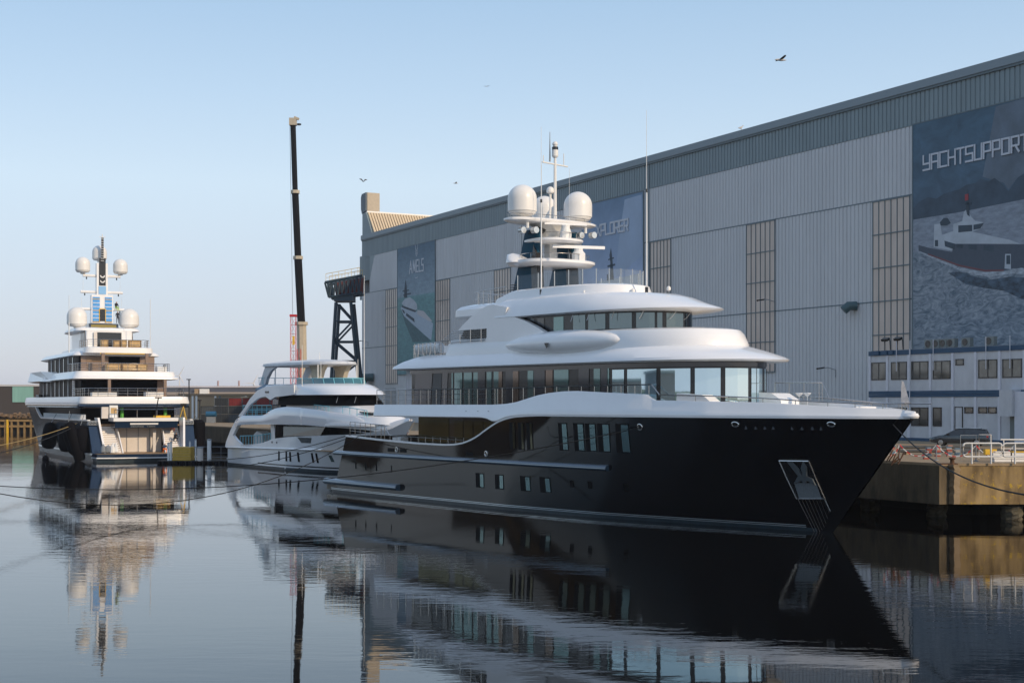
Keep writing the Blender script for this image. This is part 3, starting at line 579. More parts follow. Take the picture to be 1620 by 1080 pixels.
MB().lathe((0, 0, 0), [(.16, 0), (.13, .08), (.12, .28), (.2, .34), (.2, .4), (.08, .44)], 14).build('bollard_body', rust, t); MB().bx(-.7, .3, -.1, .25, 0, .08).build('base_plate', rust, t, smooth=0)
t = empty('timber_bracket', gp(1410, 731), 0, 'tangle of weathered timber and hooks leaning over the quay edge by the bow', 'timber')
for k in range(7):
    a = Vector((random.uniform(-.3, .5), random.uniform(-.2, .2), random.uniform(-.2, .1))); MB().tube([a, a+Vector((random.uniform(-.1, .5), random.uniform(-.2, .2), random.uniform(.3, .8)))], .045, 5).build('stick', rust, t)

# ------------------------------------------------------------------ cranes behind the white yacht
def crane():
    base = W(478, 600, 200.); base.z = GZ
    t = empty('telescopic_crane', base, 0, 'tall mobile crane with long black telescopic boom raised behind the white yacht', 'crane')
    beige = mat('boom_beige', (.48, .42, .32), .45, var=.1); bb = mat('boom_black', (.006, .006, .008), .5, spec=.2)
    def pt(px, py): q = W(px, py, 200.)-base; return q
    secs = [((479, 640), (477, 512), .70, beige, 'boom_base'), ((476.8, 512), (471.5, 408), .58, bb, 'boom_section'), ((471.5, 408), (467.0, 304), .50, bb, 'boom_section'), ((467, 304), (463.6, 196), .40, bb, 'boom_section')]
    for a, b, r, m_, nm in secs: MB().tube([pt(*a), pt(*b)], r, 8).build(nm, m_, t, smooth=30)
    for q, r in (((476.8, 512), .95), ((471.5, 408), .72), ((467, 304), .66)): MB().tube([pt(*q)+Vector((0, 0, -.2)), pt(*q)+Vector((0, 0, .25))], r, 8).build('boom_collar', beige, t)
    h = pt(463.6, 193); MB().box(h, (1.0, .9, 1.0)).box(h+Vector((.5, 0, .5)), (.7, .5, .3), ry=.4).build('boom_head', beige, t, smooth=0)
    MB().lathe((h.x+.85, h.y, h.z-.5), [(.1, 0), (.3, .05), (.3, .25), (.1, .3)], 12).build('sheave', blackp, t)
    MB().tube([h+Vector((-.45, 0, 0)), pt(464.5, 600)], .03, 4).build('hoist_rope', grey, t)
    MB().bx(-1.3, 6.5, -1.4, 1.4, 1.0, 2.2).bx(-1, 1.6, -1.2, 1.2, 2.2, 4.6).build('carrier', mat('crane_yellow', (.6, .42, .08), .5), t, smooth=0)
    for x in (-.5, 1.2, 3.4, 5.2):
        for s in (-1, 1):
            o = MB().lathe((0, 0, -.2), [(.2, 0), (.6, .02), (.62, .38), (.2, .4)], 18).build('wheel', black, t); o.location = (x, s*1.3, .62); o.rotation_euler = (R(90), 0, 0)
crane()
def lattice(mb, A, B, w, n, r):
    """square lattice mast from A to B"""
    A = Vector(A); B = Vector(B); d = (B-A).normalized(); x = d.cross(Vector((0, 1, .01))).normalized(); y = d.cross(x); cs = [x*i*w/2+y*j*w/2 for i, j in ((-1, -1), (1, -1), (1, 1), (-1, 1))]
    for c_ in cs: mb.tube([A+c_, B+c_], r*1.5, 4)
    for i in range(n):
        p = A.lerp(B, i/n); q = A.lerp(B, (i+1)/n)
        for k in range(4):
            a, b = cs[k], cs[(k+1) % 4]; mb.tube([p+a, q+b] if i % 2 else [p+b, q+a], r, 4); mb.tube([q+a, q+b], r, 4)
    return mb
t = empty('lattice_mast', (W(464, 600, 196).x, 196, GZ), 0, 'slim red lattice mast standing left of the black crane boom', 'lattice crane')
lattice(MB(), (0, 0, 0), (0, 0, 19-GZ-.1), .72, 13, .018).build('lattice', mat('lattice_red', (.50, .02, .03), .45), t)
mb = lattice(MB(), (.75, .3, 0), (.75, .3, 11), .5, 9, .018); mb.build('rear_lattice', MT['lattice_red'], t)
MB().box((0, 0, 19-GZ), (.9, .9, .3)).build('head_plate', MT['lattice_red'], t, smooth=0); MB().box((.1, -.4, 12.2), (.3, .2, 1.2)).build('cable_drum', yellow, t, smooth=0)
def gantry():
    Z = 262.; b = W(545, 600, Z); b.z = GZ
    t = empty('gantry_tower', b, 0, 'dark steel trestle tower carrying a crane girder with yellow handrails beside the hall', 'crane tower')
    dk = mat('tower_steel', (.018, .04, .06), .5, var=.15)
    P = lambda px, py, dy=0: W(px, py, Z)-b+Vector((0, dy, 0))
    for dy in (0, 5):
        MB().tube([P(531.5, 478, dy), P(523.5, 610, dy)], .33, 6).build('leg', dk, t); MB().tube([P(555, 478, dy), P(568, 612, dy)], .33, 6).build('leg', dk, t)
        L = lambda y: 531.5+(523.5-531.5)*(y-478)/132; Q = lambda y: 555+(568-555)*(y-478)/134
        mb = MB()
        for y in (508, 540, 571, 603): mb.tube([P(L(y), y, dy), P(Q(y), y, dy)], .16, 5)
        for a, c_ in (((L(479), 479), (Q(508), 508)), ((Q(508), 508), (L(540), 540)), ((L(540), 540), (Q(571), 571)), ((Q(571), 571), (L(603), 603))): mb.tube([P(*a, dy), P(*c_, dy)], .2, 5)
        mb.build('bracing', dk, t)
    MB().prism([P(528, 467), P(558, 465), P(558, 476), (P(528, 476))], (0, 5, 0)).build('tower_head', dk, t, smooth=0)
    for dy in (0, 5):
        mb = MB()
        mb.tube([P(514, 447, dy), P(573, 436, dy)], .28, 5); mb.tube([P(520, 470, dy), P(573, 463, dy)], .24, 5); mb.tube([P(514, 447, dy), P(520, 470, dy)], .2, 5)
        for i in range(8):
            a, c_ = 518+i*6.6, 521.3+i*6.6; yt = lambda x: 447-(x-514)*.186; yb = lambda x: 470-(x-520)*.13
            mb.tube([P(a, yt(a), dy), P(c_, yb(c_), dy)], .17, 5); mb.tube([P(c_, yb(c_), dy), P(a+6.6, yt(a+6.6), dy)], .17, 5)
        mb.build('girder_truss', dk, t)
    MB().prism([P(529, 446, 2), P(573, 438, 2), P(573, 462, 2), P(529, 468, 2)], (0, .3, 0)).build('red_plating', mat('oxide_red', (.16, .035, .03), .7, var=.3), t, smooth=0)
    for dy in (0, 5): MB().rail([P(515.5, 446, dy), P(569, 436, dy)], [1.5, .75], 1.2, .05).build('handrail', mat('rail_yellow', (.62, .46, .16), .5), t)
gantry()

# ------------------------------------------------------------------ far side of the basin
def shed(x0, x1, y, dep, z0, z1, m, lab, roof=None):
    t = empty('warehouse', ((x0+x1)/2, y, z0), 0, lab, 'warehouse'); L = (x1-x0)/2
    mb = MB(); mb.bx(-L, L, 0, dep, 0, z1-z0); mb.build('wall', m, t, smooth=0)
    MB().bx(-L-.3, L+.3, -.3, dep+.3, z1-z0+.01, z1-z0+.5).build('roof_edge', roof or flash, t, smooth=0)
    return t, L
brn = mat('brown_cladding', (.055, .045, .040), .7, var=.12, vscale=.2, stretch=(1, 1, .1)); tan = mat('tan_cladding', (.36, .26, .16), .7, var=.14, vscale=.12, stretch=(1, 1, .4))
x0 = W(-60, 640, 385).x; x1 = W(75, 640, 385).x
t, L = shed(x0, x1, 385, 40, GZ, W(0, 611, 385).z, brn, 'long brown warehouse with a pale green door panel at the far left', mat('pale_edge', (.5, .5, .5), .5))
a = W(20, 612, 385).x-(x0+x1)/2; b = W(53, 612, 385).x-(x0+x1)/2
MB().bx(a, b, -.2, -.02, W(0, 636, 385).z-GZ, W(0, 611.5, 385).z-GZ).build('green_panel', mat('pale_green_sheet', (.22, .42, .36), .5, var=.1, vscale=.5, stretch=(2, 1, .2)), t, smooth=0)
x0 = W(284, 640, 330).x; x1 = W(560, 640, 330).x
t, L = shed(x0, x1, 330, 50, GZ, W(0, 626, 330).z, tan, 'low tan building behind the container row', mat('tan_edge', (.25, .18, .11), .6)); cx = (x0+x1)/2
for px in (305, 311, 341, 348, 384, 389): x = W(px, 640, 330).x-cx; MB().bx(x-.22, x+.22, -.25, -.02, 0, 5.2).build('downpipe', white2 if px % 2 else flash, t, smooth=0)
MB().bx(W(381, 0, 330).x-cx, W(393, 0, 330).x-cx, -.3, -.05, 0, W(0, 627, 330).z-GZ).build('pale_door', mat('pale_tan', (.50, .38, .24), .6), t, smooth=0)
x0 = W(262, 640, 420).x; x1 = W(640, 640, 420).x
t, L = shed(x0, x1, 420, 80, GZ, W(0, 613, 420).z, mat('blue_grey_roof', (.09, .10, .13), .6, var=.1), 'distant long slate-blue factory roof on the skyline', mat('pale_line', (.5, .48, .5), .5)); cx = (x0+x1)/2
MB().bx(-L, L, -.5, -.1, W(0, 622, 420).z-GZ-.5, W(0, 619, 420).z-GZ-.2).build('light_strip', mat('grey_strip', (.35, .30, .26), .6), t, smooth=0)
for px in (310, 318): MB().bx(W(px, 0, 420).x-cx, W(px+(14 if px == 318 else 6), 0, 420).x-cx, -2, -.6, W(0, 627, 420).z-GZ, W(0, 615, 420).z-GZ).build('roof_box', white2 if px == 318 else tan, t, smooth=0)
# wind turbines on the horizon
wt = mat('turbine_white', (.75, .72, .68), .6)
for px, top, lab in ((284, 580, 'leftmost distant wind turbine on the skyline'), (401, 592, 'distant wind turbine left of the white yacht hard top')):
    Z = 2400.; b = W(px, 640, Z); b.z = 3.4; t = empty('wind_turbine', b, 0, lab, 'wind turbine', 'distant wind turbines'); h = W(px, top+14, Z).z-3.4
    MB().tube([(0, 0, 0), (0, 0, h)], 1.5, 8, .8).build('tower', wt, t)
    for k in range(3): a = .5+k*2.094; MB().tube([(0, -2, h), (math.sin(a)*17, -2, h+math.cos(a)*17)], 1.0, 5, .3).build('blade', wt, t)
for px, lab in ((345, 'thin distant chimney on the skyline, left one'), (378, 'thin distant chimney on the skyline, right one')):
    t = empty('chimney', (W(px, 640, 1500).x, 1500, 3.4), 0, lab, 'chimney'); MB().tube([(0, 0, 0), (0, 0, W(px, 602, 1500).z-3.4)], 1.3, 8, .9).build('stack', mat('chimney_red', (.4, .25, .22), .6), t)
# container row
dkc = [mat('container_dark', (.03, .035, .04), .6, var=.3), mat('container_grey', (.07, .08, .085), .6, var=.3), mat('container_red', (.20, .02, .018), .6, var=.25), mat('container_blue', (.015, .10, .20), .6, var=.2), mat('container_green', (.03, .13, .09), .6, var=.2)]
k = 0; words = ['near the gangway', 'second from the gangway', 'third from the gangway', 'mid-row', 'right of the middle of the row', 'beside the white yacht', 'behind the white yacht stern', 'behind the arch of the white yacht']
for lvl in range(3):
    for i in range(8):
        Z = 262+lvl*.1; x = W(318, 0, Z).x+i*2.55; ci = (2 if lvl == 2 and i > 1 else random.choice((0, 0, 1, 1)))
        if lvl == 2 and i < 1: continue
        cname = {0: 'black', 1: 'dark grey', 2: 'dull red'}[ci]
        t = empty('container', (x, Z, GZ+.01+lvl*1.52), 0, f'{cname} container, {("bottom", "middle", "top")[lvl]} layer, {words[i]}', 'container', 'containers stacked behind the yachts')
        mb = MB(); n_ = 8
        v = []
        for q in range(n_):
            for dx, dy in ((0, 0), (.5, 0), (.5, -.06), (1, -.06)): v.append(((q+dx)*2.45/n_, dy))
        v += [(2.45, 0), (2.45, 6), (0, 6)]
        mb.loft([[(a, b, .04) for a, b in v], [(a, b, 1.42) for a, b in v]]); mb.build('container_shell', dkc[ci], t, smooth=0)
        f = MB()
        for a in (0, 2.45): f.bx(a-.05, a+.05, -.1, -.0, 0, 1.48)
        f.bx(0, 2.45, -.1, 0, 1.42, 1.5); f.build('corner_post', dkc[(ci+1) % 2], t, smooth=0)
t = empty('tank', (W(334, 0, 258).x, 258, GZ), 0, 'small blue cylindrical tank in front of the dark containers', 'tank'); MB().tube([(-.9, 0, 1.6), (.9, 0, 1.6)], .5, 12).build('drum', dkc[3], t); MB().bx(-.8, .8, -.3, .3, 0, 1.1).build('stand', grey, t, smooth=0)
# far left quay: timber jetty front
jm = mat('jetty_timber', (.27, .17, .065), .8, var=.35, vscale=2)
t = empty('timber_jetty', (W(25, 0, 333).x, 333, 0), 0, 'sunlit timber jetty front on the far shore at the left', 'jetty')
for z in (2.9, 1.55): MB().bx(-12, 11, -.2, .2, z-.28, z+.22).build('waling_beam', jm, t, smooth=0)
for i in range(16): x = -11.5+i*1.5; MB().bx(x-.2, x+.2, -.1, .3, -.5, 2.6).build('pile', jm, t, smooth=0)
MB().bx(-2.1, -1.7, -.35, .2, -.5, 3.1).build('yellow_dolphin', yellow, t, smooth=0)
MB().bx(-40, 30, .6, 1.2, -1, 2.8).build('backing_wall', MT['void_shade'], t, smooth=0)
mb = MB(); random.seed(5)
for i in range(260):
    x = random.uniform(-13, 14); mb.box((x, random.uniform(1, 6), GZ+random.uniform(0, .5+.5*abs(math.sin(x)))), (random.uniform(.3, 1.1), random.uniform(.3, .9), random.uniform(.2, .7)), rz=random.random()*3, rx=random.random())
o = mb.build('rubble_heap', mat('rubble', (.17, .11, .06), .9, var=.5), None, smooth=0, label='low heap of rusty scrap and rubble along the far jetty', cat='rubble', kind='stuff'); o.location = (t.location.x, 335, 0)
# lamp posts on the far side
for px, py, Z, lab in ((316, 633, 250, 'black lamp post right of the left superyacht'), (299, 600, 240, 'thin grey lamp post behind the gangway')):
    q = W(px, py, Z); t = empty('lamp_post', (q.x, Z, GZ), 0, lab, 'lamp post'); MB().tube([(0, 0, 0), (0, 0, q.z-GZ)], .1, 6).build('post', blackp, t); MB().box((0, -.2, q.z-GZ), (.7, .4, .16)).build('lamp_head', blackp, t, smooth=0)
# opposite bank, outside the view but mirrored in hulls and windows
dull = mat('dull_cladding', (.075, .075, .08), .8, var=.2, vscale=.1)
t, L = shed(-40, 40, 0, 25, 0, 8, dull, 'tan warehouse on the bank to the left, seen only in reflections'); t.location = (-185, 120, 3.2); t.rotation_euler = (0, 0, R(90))
t, L = shed(-30, 30, 0, 25, 0, 7, brn, 'brown warehouse on the bank to the left, seen only in reflections'); t.location = (-175, 215, 3.2); t.rotation_euler = (0, 0, R(90))
t, L = shed(-35, 35, 0, 25, 0, 10, dull, 'pale warehouse on the bank behind the viewpoint, seen only in reflections'); t.location = (-190, 20, 3.2); t.rotation_euler = (0, 0, R(90))

# ================================================================== dark-hulled superyacht
def frame(ox, oy, ux, uy): return (ox, oy, 0), math.atan2(uy, ux)
class Yacht:
    def __init__(s, BD, BW, z_ref, ss, aft): s.BD, s.BW, s.zr, s.ss, s.aft = BD, BW, z_ref, ss, aft
    def B(s, x, z):
        t = x/s.ss(z); w_ = interp(t, s.BW); d = interp(t, s.BD); k = min(1.25, max(0, z)/s.zr)**.9
        return max(.01, w_+(d-w_)*k)
    def pt(s, x, z, off=0., side=1):       # side=1 starboard (towards -y)
        n = s.B(x, z); e = .05; dn = (s.B(min(x+e, s.ss(z)-.01), z)-n)/e; dz = (s.B(x, z+e)-n)/e
        nv = Vector((-dn, 1, -dz)).normalized()
        return Vector((x+nv.x*off, -side*(n+nv.y*off), z+nv.z*off))
    def shell(s, zb, ztop, ns=90, nz=16, zline=None):
        mb = MB()
        for side in (1, -1):
            rings = []
            for i in range(ns+1):
                t = i/ns; t = 1-(1-t)**1.35 if t > 0 else 0; r = []
                for j in range(nz+1):
                    z = zb; 
                    for _ in range(6):
                        x = s.aft(z)+(s.ss(z)-s.aft(z))*t; z = zb+(ztop(x)-zb)*j/nz
                    x = s.aft(z)+(s.ss(z)-s.aft(z))*t
                    r.append((x, -side*s.B(x, z), z))
                rings.append(r)
            mb.loft(rings, False, False, closed=False)
            if side == 1: first = rings[0]
        mb.loft([[p for p in first], [(p[0], -p[1], p[2]) for p in first]], False, False, closed=False)   # transom
        return mb
    def patch(s, mb, q, off, side=1, nu=2, nv=2, th=.03):
        """q: four (x,z) corners: bottom-aft, bottom-fwd, top-fwd, top-aft"""
        rows = []
        for j in range(nv+1):
            r = []
            for i in range(nu+1):
                a = lerp(lerp(q[0][0], q[1][0], i/nu), lerp(q[3][0], q[2][0], i/nu), j/nv); b = lerp(lerp(q[0][1], q[1][1], i/nu), lerp(q[3][1], q[2][1], i/nu), j/nv)
                r.append(s.pt(a, b, off, side))
            rows.append(r)
        mb.loft(rows, False, False, closed=False); return mb
    def strip(s, mb, pts, w_, off0, off1, side=1):
        """rounded strake following the hull; pts (x,z) centreline, height w_, from off0 to off1 outwards"""
        rings = []
        for x, z in pts:
            rings.append([s.pt(x, z-w_/2, off0, side), s.pt(x, z-w_*.42, off1*.75+off0*.25, side), s.pt(x, z-w_*.12, off1, side), s.pt(x, z+w_*.12, off1, side), s.pt(x, z+w_*.42, off1*.75+off0*.25, side), s.pt(x, z+w_/2, off0, side)])
        mb.loft(rings); return mb
def outline(sa, sf, h, sh, p=2.3, z=0., ra=.4, nf=40, na=5):
    """closed deck-plan outline: aft corners radius ra, straight sides, superelliptic front; starboard first"""
    P = []
    for k in range(na+1):
        a = math.pi/2*k/na; P.append((sa+ra-ra*math.cos(a), h-ra+ra*math.sin(a)))
    for k in range(1, 7): P.append((lerp(sa+ra, sh, k/7), h))
    F_ = []
    for k in range(nf+1):
        th = math.pi/2*k/nf; F_.append((sh+(sf-sh)*max(0, math.sin(th))**(2/p), h*max(0, math.cos(th))**(2/p)))
    P += F_; full = P+[(x, -y) for x, y in P[::-1][1:]]
    return [(x, -y, z) for x, y in full]
def stack(rings, mb=None): return (mb or MB()).loft(rings)
def arc_points(ring, start, dists, off=0.):
    """points at arc distances from index start along the outline"""
    out = []; acc = 0; i = start; n = len(ring); D = sorted(dists); k = 0
    while k < len(D):
        a = Vector(ring[i % n]); b = Vector(ring[(i+1) % n]); L = (b-a).length
        while k < len(D) and D[k] <= acc+L+1e-9:
            p = a+(b-a)*((D[k]-acc)/L if L else 0); t = (b-a).normalized(); nrm = Vector((t.y, -t.x, 0)) 
            out.append((p, nrm)); k += 1
        acc += L; i += 1
    return out
NB = 6+6   # index where the front curve starts in outline()
def curved_pane(mb, ring, d0, d1, z0, z1, off, n=6):
    """flat-ish panel following the outline between two arc distances"""
    pp = arc_points(ring, NB, [lerp(d0, d1, k/n) for k in range(n+1)])
    c = sum((p for p, _ in pp), Vector())/len(pp)
    lo = []; hi = []
    for p, nr in pp:
        if nr.dot(p-Vector((20, 0, p.z))) < 0: nr = -nr
        q = p+nr*off; lo.append((q.x, q.y, z0)); hi.append((q.x, q.y, z1))
    mb.loft([lo, hi], False, False, closed=False); return mb

DL, DA = frame(-11.18, 115.06, .597, -.802)
yt = empty('superyacht', DL, DA, 'largest yacht with gloss dark hull and white upperworks, bow towards the quay', 'superyacht')
Y = Yacht([(0, 4.45), (.1, 4.6), (.28, 4.7), (.56, 4.7), (.68, 4.45), (.79, 3.75), (.885, 2.6), (.955, 1.3), (1, .1)],
          [(0, 4.2), (.15, 4.5), (.5, 4.5), (.68, 3.7), (.82, 2.2), (.94, .8), (1, .05)], 6., lambda z: 47.7+5.4*max(-.3, z)/6.36, lambda z: 1.0+.52*max(0, z))
CAP = [(0, 4.5), (3.38, 4.45), (8.4, 4.26), (13.6, 4.12), (17, 4.1), (18.2, 4.14), (19.2, 4.24), (20.1, 4.43), (21.08, 4.75), (22, 5.17), (22.8, 5.5), (23.6, 5.8), (24.5, 6.0), (25.4, 6.12), (26.5, 6.18), (28, 6.22), (60, 6.24)]
top = lambda x: interp(x, CAP)
Y.shell(-.8, top, 120, 18).build('hull', navy, yt, smooth=60)
# coloured underwater band and silver boot stripes
for side in (1, -1):
    xs = [i*.5 for i in range(-0, 96)]
    def ribbon(z0, z1, off, x0, x1, m_, nm):
        mb = MB(); lo = []; hi = []; n_ = 80
        for i in range(n_+1):
            x = lerp(x0, x1, i/n_); lo.append(Y.pt(x, z0, off, side)); hi.append(Y.pt(x, z1, off, side))
        mb.loft([lo, hi], False, False, closed=False).build(nm, m_, yt, smooth=60)
    ribbon(-.2, .20, .012, .9, 46.9, boot, 'boot_topping')
    ribbon(.215, .265, .02, .6, 46.3, silver, 'boot_stripe'); ribbon(.31, .36, .02, .6, 46.3, silver, 'boot_stripe')
    # long rub rail, stern fender strake
    pts = [(lerp(1.6, 34.0, i/50), lerp(3.13, 3.10, i/50)) for i in range(51)]
    Y.strip(MB(), pts, .36, 0, .30, side).build('rub_rail', rubrail, yt, smooth=50)
    Y.strip(MB(), [(x, z+.0) for x, z in pts], .035, .29, .315, side).build('rail_strip', silver, yt)
    mb = MB(); pts = [(lerp(-.05, 11.2, i/20), .86) for i in range(21)]; Y.strip(mb, pts, .50, 0, .42, side); mb.build('stern_strake', rubrail, yt, smooth=50)
    Y.strip(MB(), [(x, .86) for x, z in pts], .035, .405, .44, side).build('strake_strip', silver, yt)
    # white cap line on the bulwark, sweeping up amidships
    mb = MB(); rings = []
    for i in range(100):
        x = lerp(3.3, 52.9, i/99); z = top(x); p = Y.pt(x, z, 0, side)
        rings.append([(p.x, p.y-side*.035, z-.06), (p.x, p.y-side*.04, z+.05), (p.x, p.y+side*min(.22, abs(p.y)*.6), z+.06), (p.x, p.y+side*min(.2, abs(p.y)*.5), z-.06)])
    mb.loft(rings).build('cap_rail', white, yt, smooth=40)
    # white upper-deck bulwark band
    ZT = [(7.7, 6.87), (22.8, 6.88), (24.2, 6.93), (25.4, 7.05), (26.6, 7.28), (27.6, 7.47), (28.8, 7.62), (30.2, 7.71), (31.5, 7.73), (37.5, 7.48), (37.9, 7.15), (45.2, 7.03), (48.8, 6.83), (51.9, 6.68), (53.2, 6.56)]
    ZB = [(7.7, 6.0), (21.6, 6.0), (22.3, 5.93), (22.9, 5.75), (23.5, 5.79), (24.4, 6.04), (25.4, 6.15), (26.5, 6.21), (60, 6.26)]
    rings = []
    for i in range(140):
        x = lerp(7.7, 53.12, (i/139)); zb, zt_ = interp(x, ZB), interp(x, ZT)
        n0 = Y.B(x, 6.2); th = min(.16, n0*.5); f = lambda nn, z: (x, -side*nn, z)
        kn = zb+(zt_-zb)*.32
        rings.append([f(n0+.0, zb), f(n0+.06, zb+.05), f(n0+.035, kn-.03), f(n0-.01, kn+.03), f(n0-.05, zt_-.05), f(n0-.08, zt_), f(max(n0-.08-th, .01), zt_), f(max(n0-.1-th, .005), zb+.02)])
    MB().loft(rings).build('upper_bulwark', white, yt, smooth=35)
# stem nose, foredeck, decks
MB().lathe((52.75, 0, 6.3), [(.05, -.12), (.42, -.08), (.46, .02), (.40, .16), (.2, .22)], 16, 1.25, .8).build('stem_cap', white, yt)
def deckplate(x0, x1, z, m_, nm, inset=.15, zt=None):
    P = [(lerp(x0, x1, i/40), Y.B(lerp(x0, x1, i/40), 6.2 if z > 5 else 4)-inset) for i in range(41)]
    poly = [(x, -max(.02, n_), z) for x, n_ in P]+[(x, max(.02, n_), z) for x, n_ in P[::-1]]
    return MB().prism(poly, (0, 0, -.1)).build(nm, m_, yt, smooth=0)
deckplate(7.75, 52.6, 6.15, white, 'upper_deck'); deckplate(2.6, 27, 3.25, teak, 'main_deck', .2)
MB().prism([(-.3, -4.15, .95), (1.6, -4.3, .95), (1.6, 4.3, .95), (-.3, 4.15, .95)], (0, 0, -.75)).build('swim_platform', navy, yt, smooth=0)
MB().bx(-.3, 1.6, -4.1, 4.1, .955, .985).build('platform_teak', teak, yt, smooth=0)
# hull windows: upper row tall slanted, lower row pairs, portholes
for side in (1, -1):
    def hwin(x0, x1, z0, z1, sl=0., part=.5, par=glassg, nm='hull_window'):
        o = Y.patch(MB(), [(x0+sl*0, z0), (x1, z0), (x1+sl, z1), (x0+sl, z1)], .02, side, 2, 3).build(nm, blackm, yt, smooth=60)
        if part:
            xm = lerp(x0, x1, 1-part); Y.patch(MB(), [(xm, z0+.06), (x1-.05, z0+.06), (x1-.05+sl, z1-.06), (xm+sl, z1-.06)], .035, side, 1, 3).build('pane', par, o, smooth=60)
    for x in (24.75, 25.68, 26.58): hwin(x, x+.62, 3.98, 5.73, 0, .42, mat('olive_glass', (.09, .085, .055), .05, metal=.7, bump=.02, bscale=.8, var=.5, vscale=.6))
    for x, wd in ((29.75, .85), (31.15, .95), (32.2, .95), (33.3, 1.05), (34.85, 1.1)): hwin(x, x+wd, 4.05, 5.76, .12*(x-28)/7, .55)
    for x in (20.8, 23.0, 25.7, 27.6): hwin(x, x+.95+.05*(x-20)/7, 1.33, 2.30, 0, .45)
    for x, z in ((4.7, 2.25), (6.25, 2.22), (7.85, 2.2)): hwin(x, x+.17, z-.26, z+.26, 0, 0)
    hwin(10.0, 10.12, 1.9, 2.4, 0, 0); 
    for x, z in ((30.4, 1.98), (32.0, 1.98), (34.9, 1.95)): hwin(x, x+.36, z-.20, z+.24, 0, 0)
    for x0, x1 in ((9.6, 10.5), (11.3, 12.2), (19.7, 20.6)): hwin(x0, x1, 3.42, 3.68, 0, 0, nm='scupper_vent')
    def ringf(x, z, rr, sq=1.):
        mb = MB(); c_ = [Y.pt(x+rr*sq*math.cos(a), z+rr*math.sin(a), .035, side) for a in [k*math.pi/8 for k in range(17)]]
        o = mb.tube(c_, .045, 6, cap=False).build('fairlead', steel, yt); 
        MB().add([Y.pt(x+rr*sq*.95*math.cos(a), z+rr*.95*math.sin(a), .02, side) for a in [k*math.pi/8 for k in range(16)]], [tuple(range(16))]).build('fairlead_opening', blackp, o, smooth=0)
    ringf(36.95, 5.6, .17); ringf(43.65, 5.83, .13, 1.6); ringf(49.1, 5.88, .12, 1.6)
    ringf(10.9, 3.6, .17, .8); ringf(22.1, 3.62, .17, .8)
    # small chromed fairings under the bow knuckle
    for x in (44.25, 44.85, 45.4, 45.9, 46.95, 47.5, 48.05, 48.5):
        p = Y.pt(x, 5.63, 0, side); MB().lathe(p, [(.11, -.07), (.09, 0), (.03, .12), (.0, .15)], 8).build('bow_fairing', blackp, yt)
    # anchor pocket: polished frame, recess, plate, anchor, and striking strips
    A_ = [(46.16, 1.80), (47.72, 1.86), (47.38, 3.90), (45.74, 3.88)]
    o = Y.patch(MB(), A_, .015, side, 4, 6).build('anchor_pocket', blackp, yt, smooth=60)
    Y.patch(MB(), [(46.3, 1.86), (47.55, 1.90), (47.48, 2.7), (46.24, 2.7)], .03, side, 2, 3).build('pocket_plate', mat('brushed_plate', (.42, .47, .50), .3, metal=.7, var=.2, stretch=(6, 6, .6)), o, smooth=60)
    fr = [Y.pt(x, z, .05, side) for x, z in A_]; mb = MB()
    for i in range(4): mb.tube([fr[i], (fr[i]+fr[(i+1) % 4])/2+Vector((0, -side*.03, 0)), fr[(i+1) % 4]], .045, 6)
    mb.tube([fr[1], Y.pt(47.86, 1.2, .05, side)], .035, 6); mb.build('pocket_frame', steel, o)
    mb = MB(); a0 = Y.pt(46.9, 2.72, .1, side)
    def fl(*q): mb.prism([Y.pt(x, z, .06, side) for x, z in q], (0, -side*.12, 0))
    fl((46.85, 2.72), (47.0, 2.72), (46.75, 3.5), (46.5, 3.85), (46.25, 3.85)); fl((46.95, 2.8), (47.1, 2.8), (47.22, 3.6), (47.12, 3.85), (46.92, 3.5)); fl((46.3, 2.62), (46.8, 2.84), (47.1, 2.84), (47.5, 2.60), (47.42, 2.95), (47.0, 3.15), (46.72, 3.15), (46.5, 2.9))
    mb.build('anchor', mat('anchor_grey', (.12, .14, .15), .5, metal=.4), o, smooth=0)
    for i in range(8):
        t_ = i/7; Y.strip(MB(), [(lerp(46.22, 47.66, t_), 1.76), (lerp(46.75, 47.66+.1, t_), lerp(-.1, 1.1, t_**2))], .05, 0, .03, side).build('chafe_strip', mat('chafe_steel', (.30, .28, .27), .3, metal=.7), yt, smooth=0)

# ---- superstructure -----------------------------------------------------------
dg = mat('dark_gloss_panel', (.035, .037, .045), .08, coat=.6, bump=.006, bscale=.6)
# main-deck saloon (dark, behind the sweep)
m1r = outline(12.0, 30, 3.5, 28, 2.3, 3.25, .15)
stack([m1r, [(x, y, 6.04) for x, y, z in m1r]]).build('main_saloon', glassd, yt)
for s_ in (1, -1):
    for k, (a, b) in enumerate(((12.1, 16.0), (16.7, 17.75), (17.9, 18.95), (19.1, 20.15), (20.3, 21.3))):
        MB().bx(a, b, -s_*3.5, -s_*3.53, 3.5, 5.95 if k == 0 else 5.75).build('saloon_window', mat('bronze_glass', (.10, .095, .055), .04, metal=.75, bump=.02, bscale=.5, var=.35, vscale=.4), yt, smooth=0)
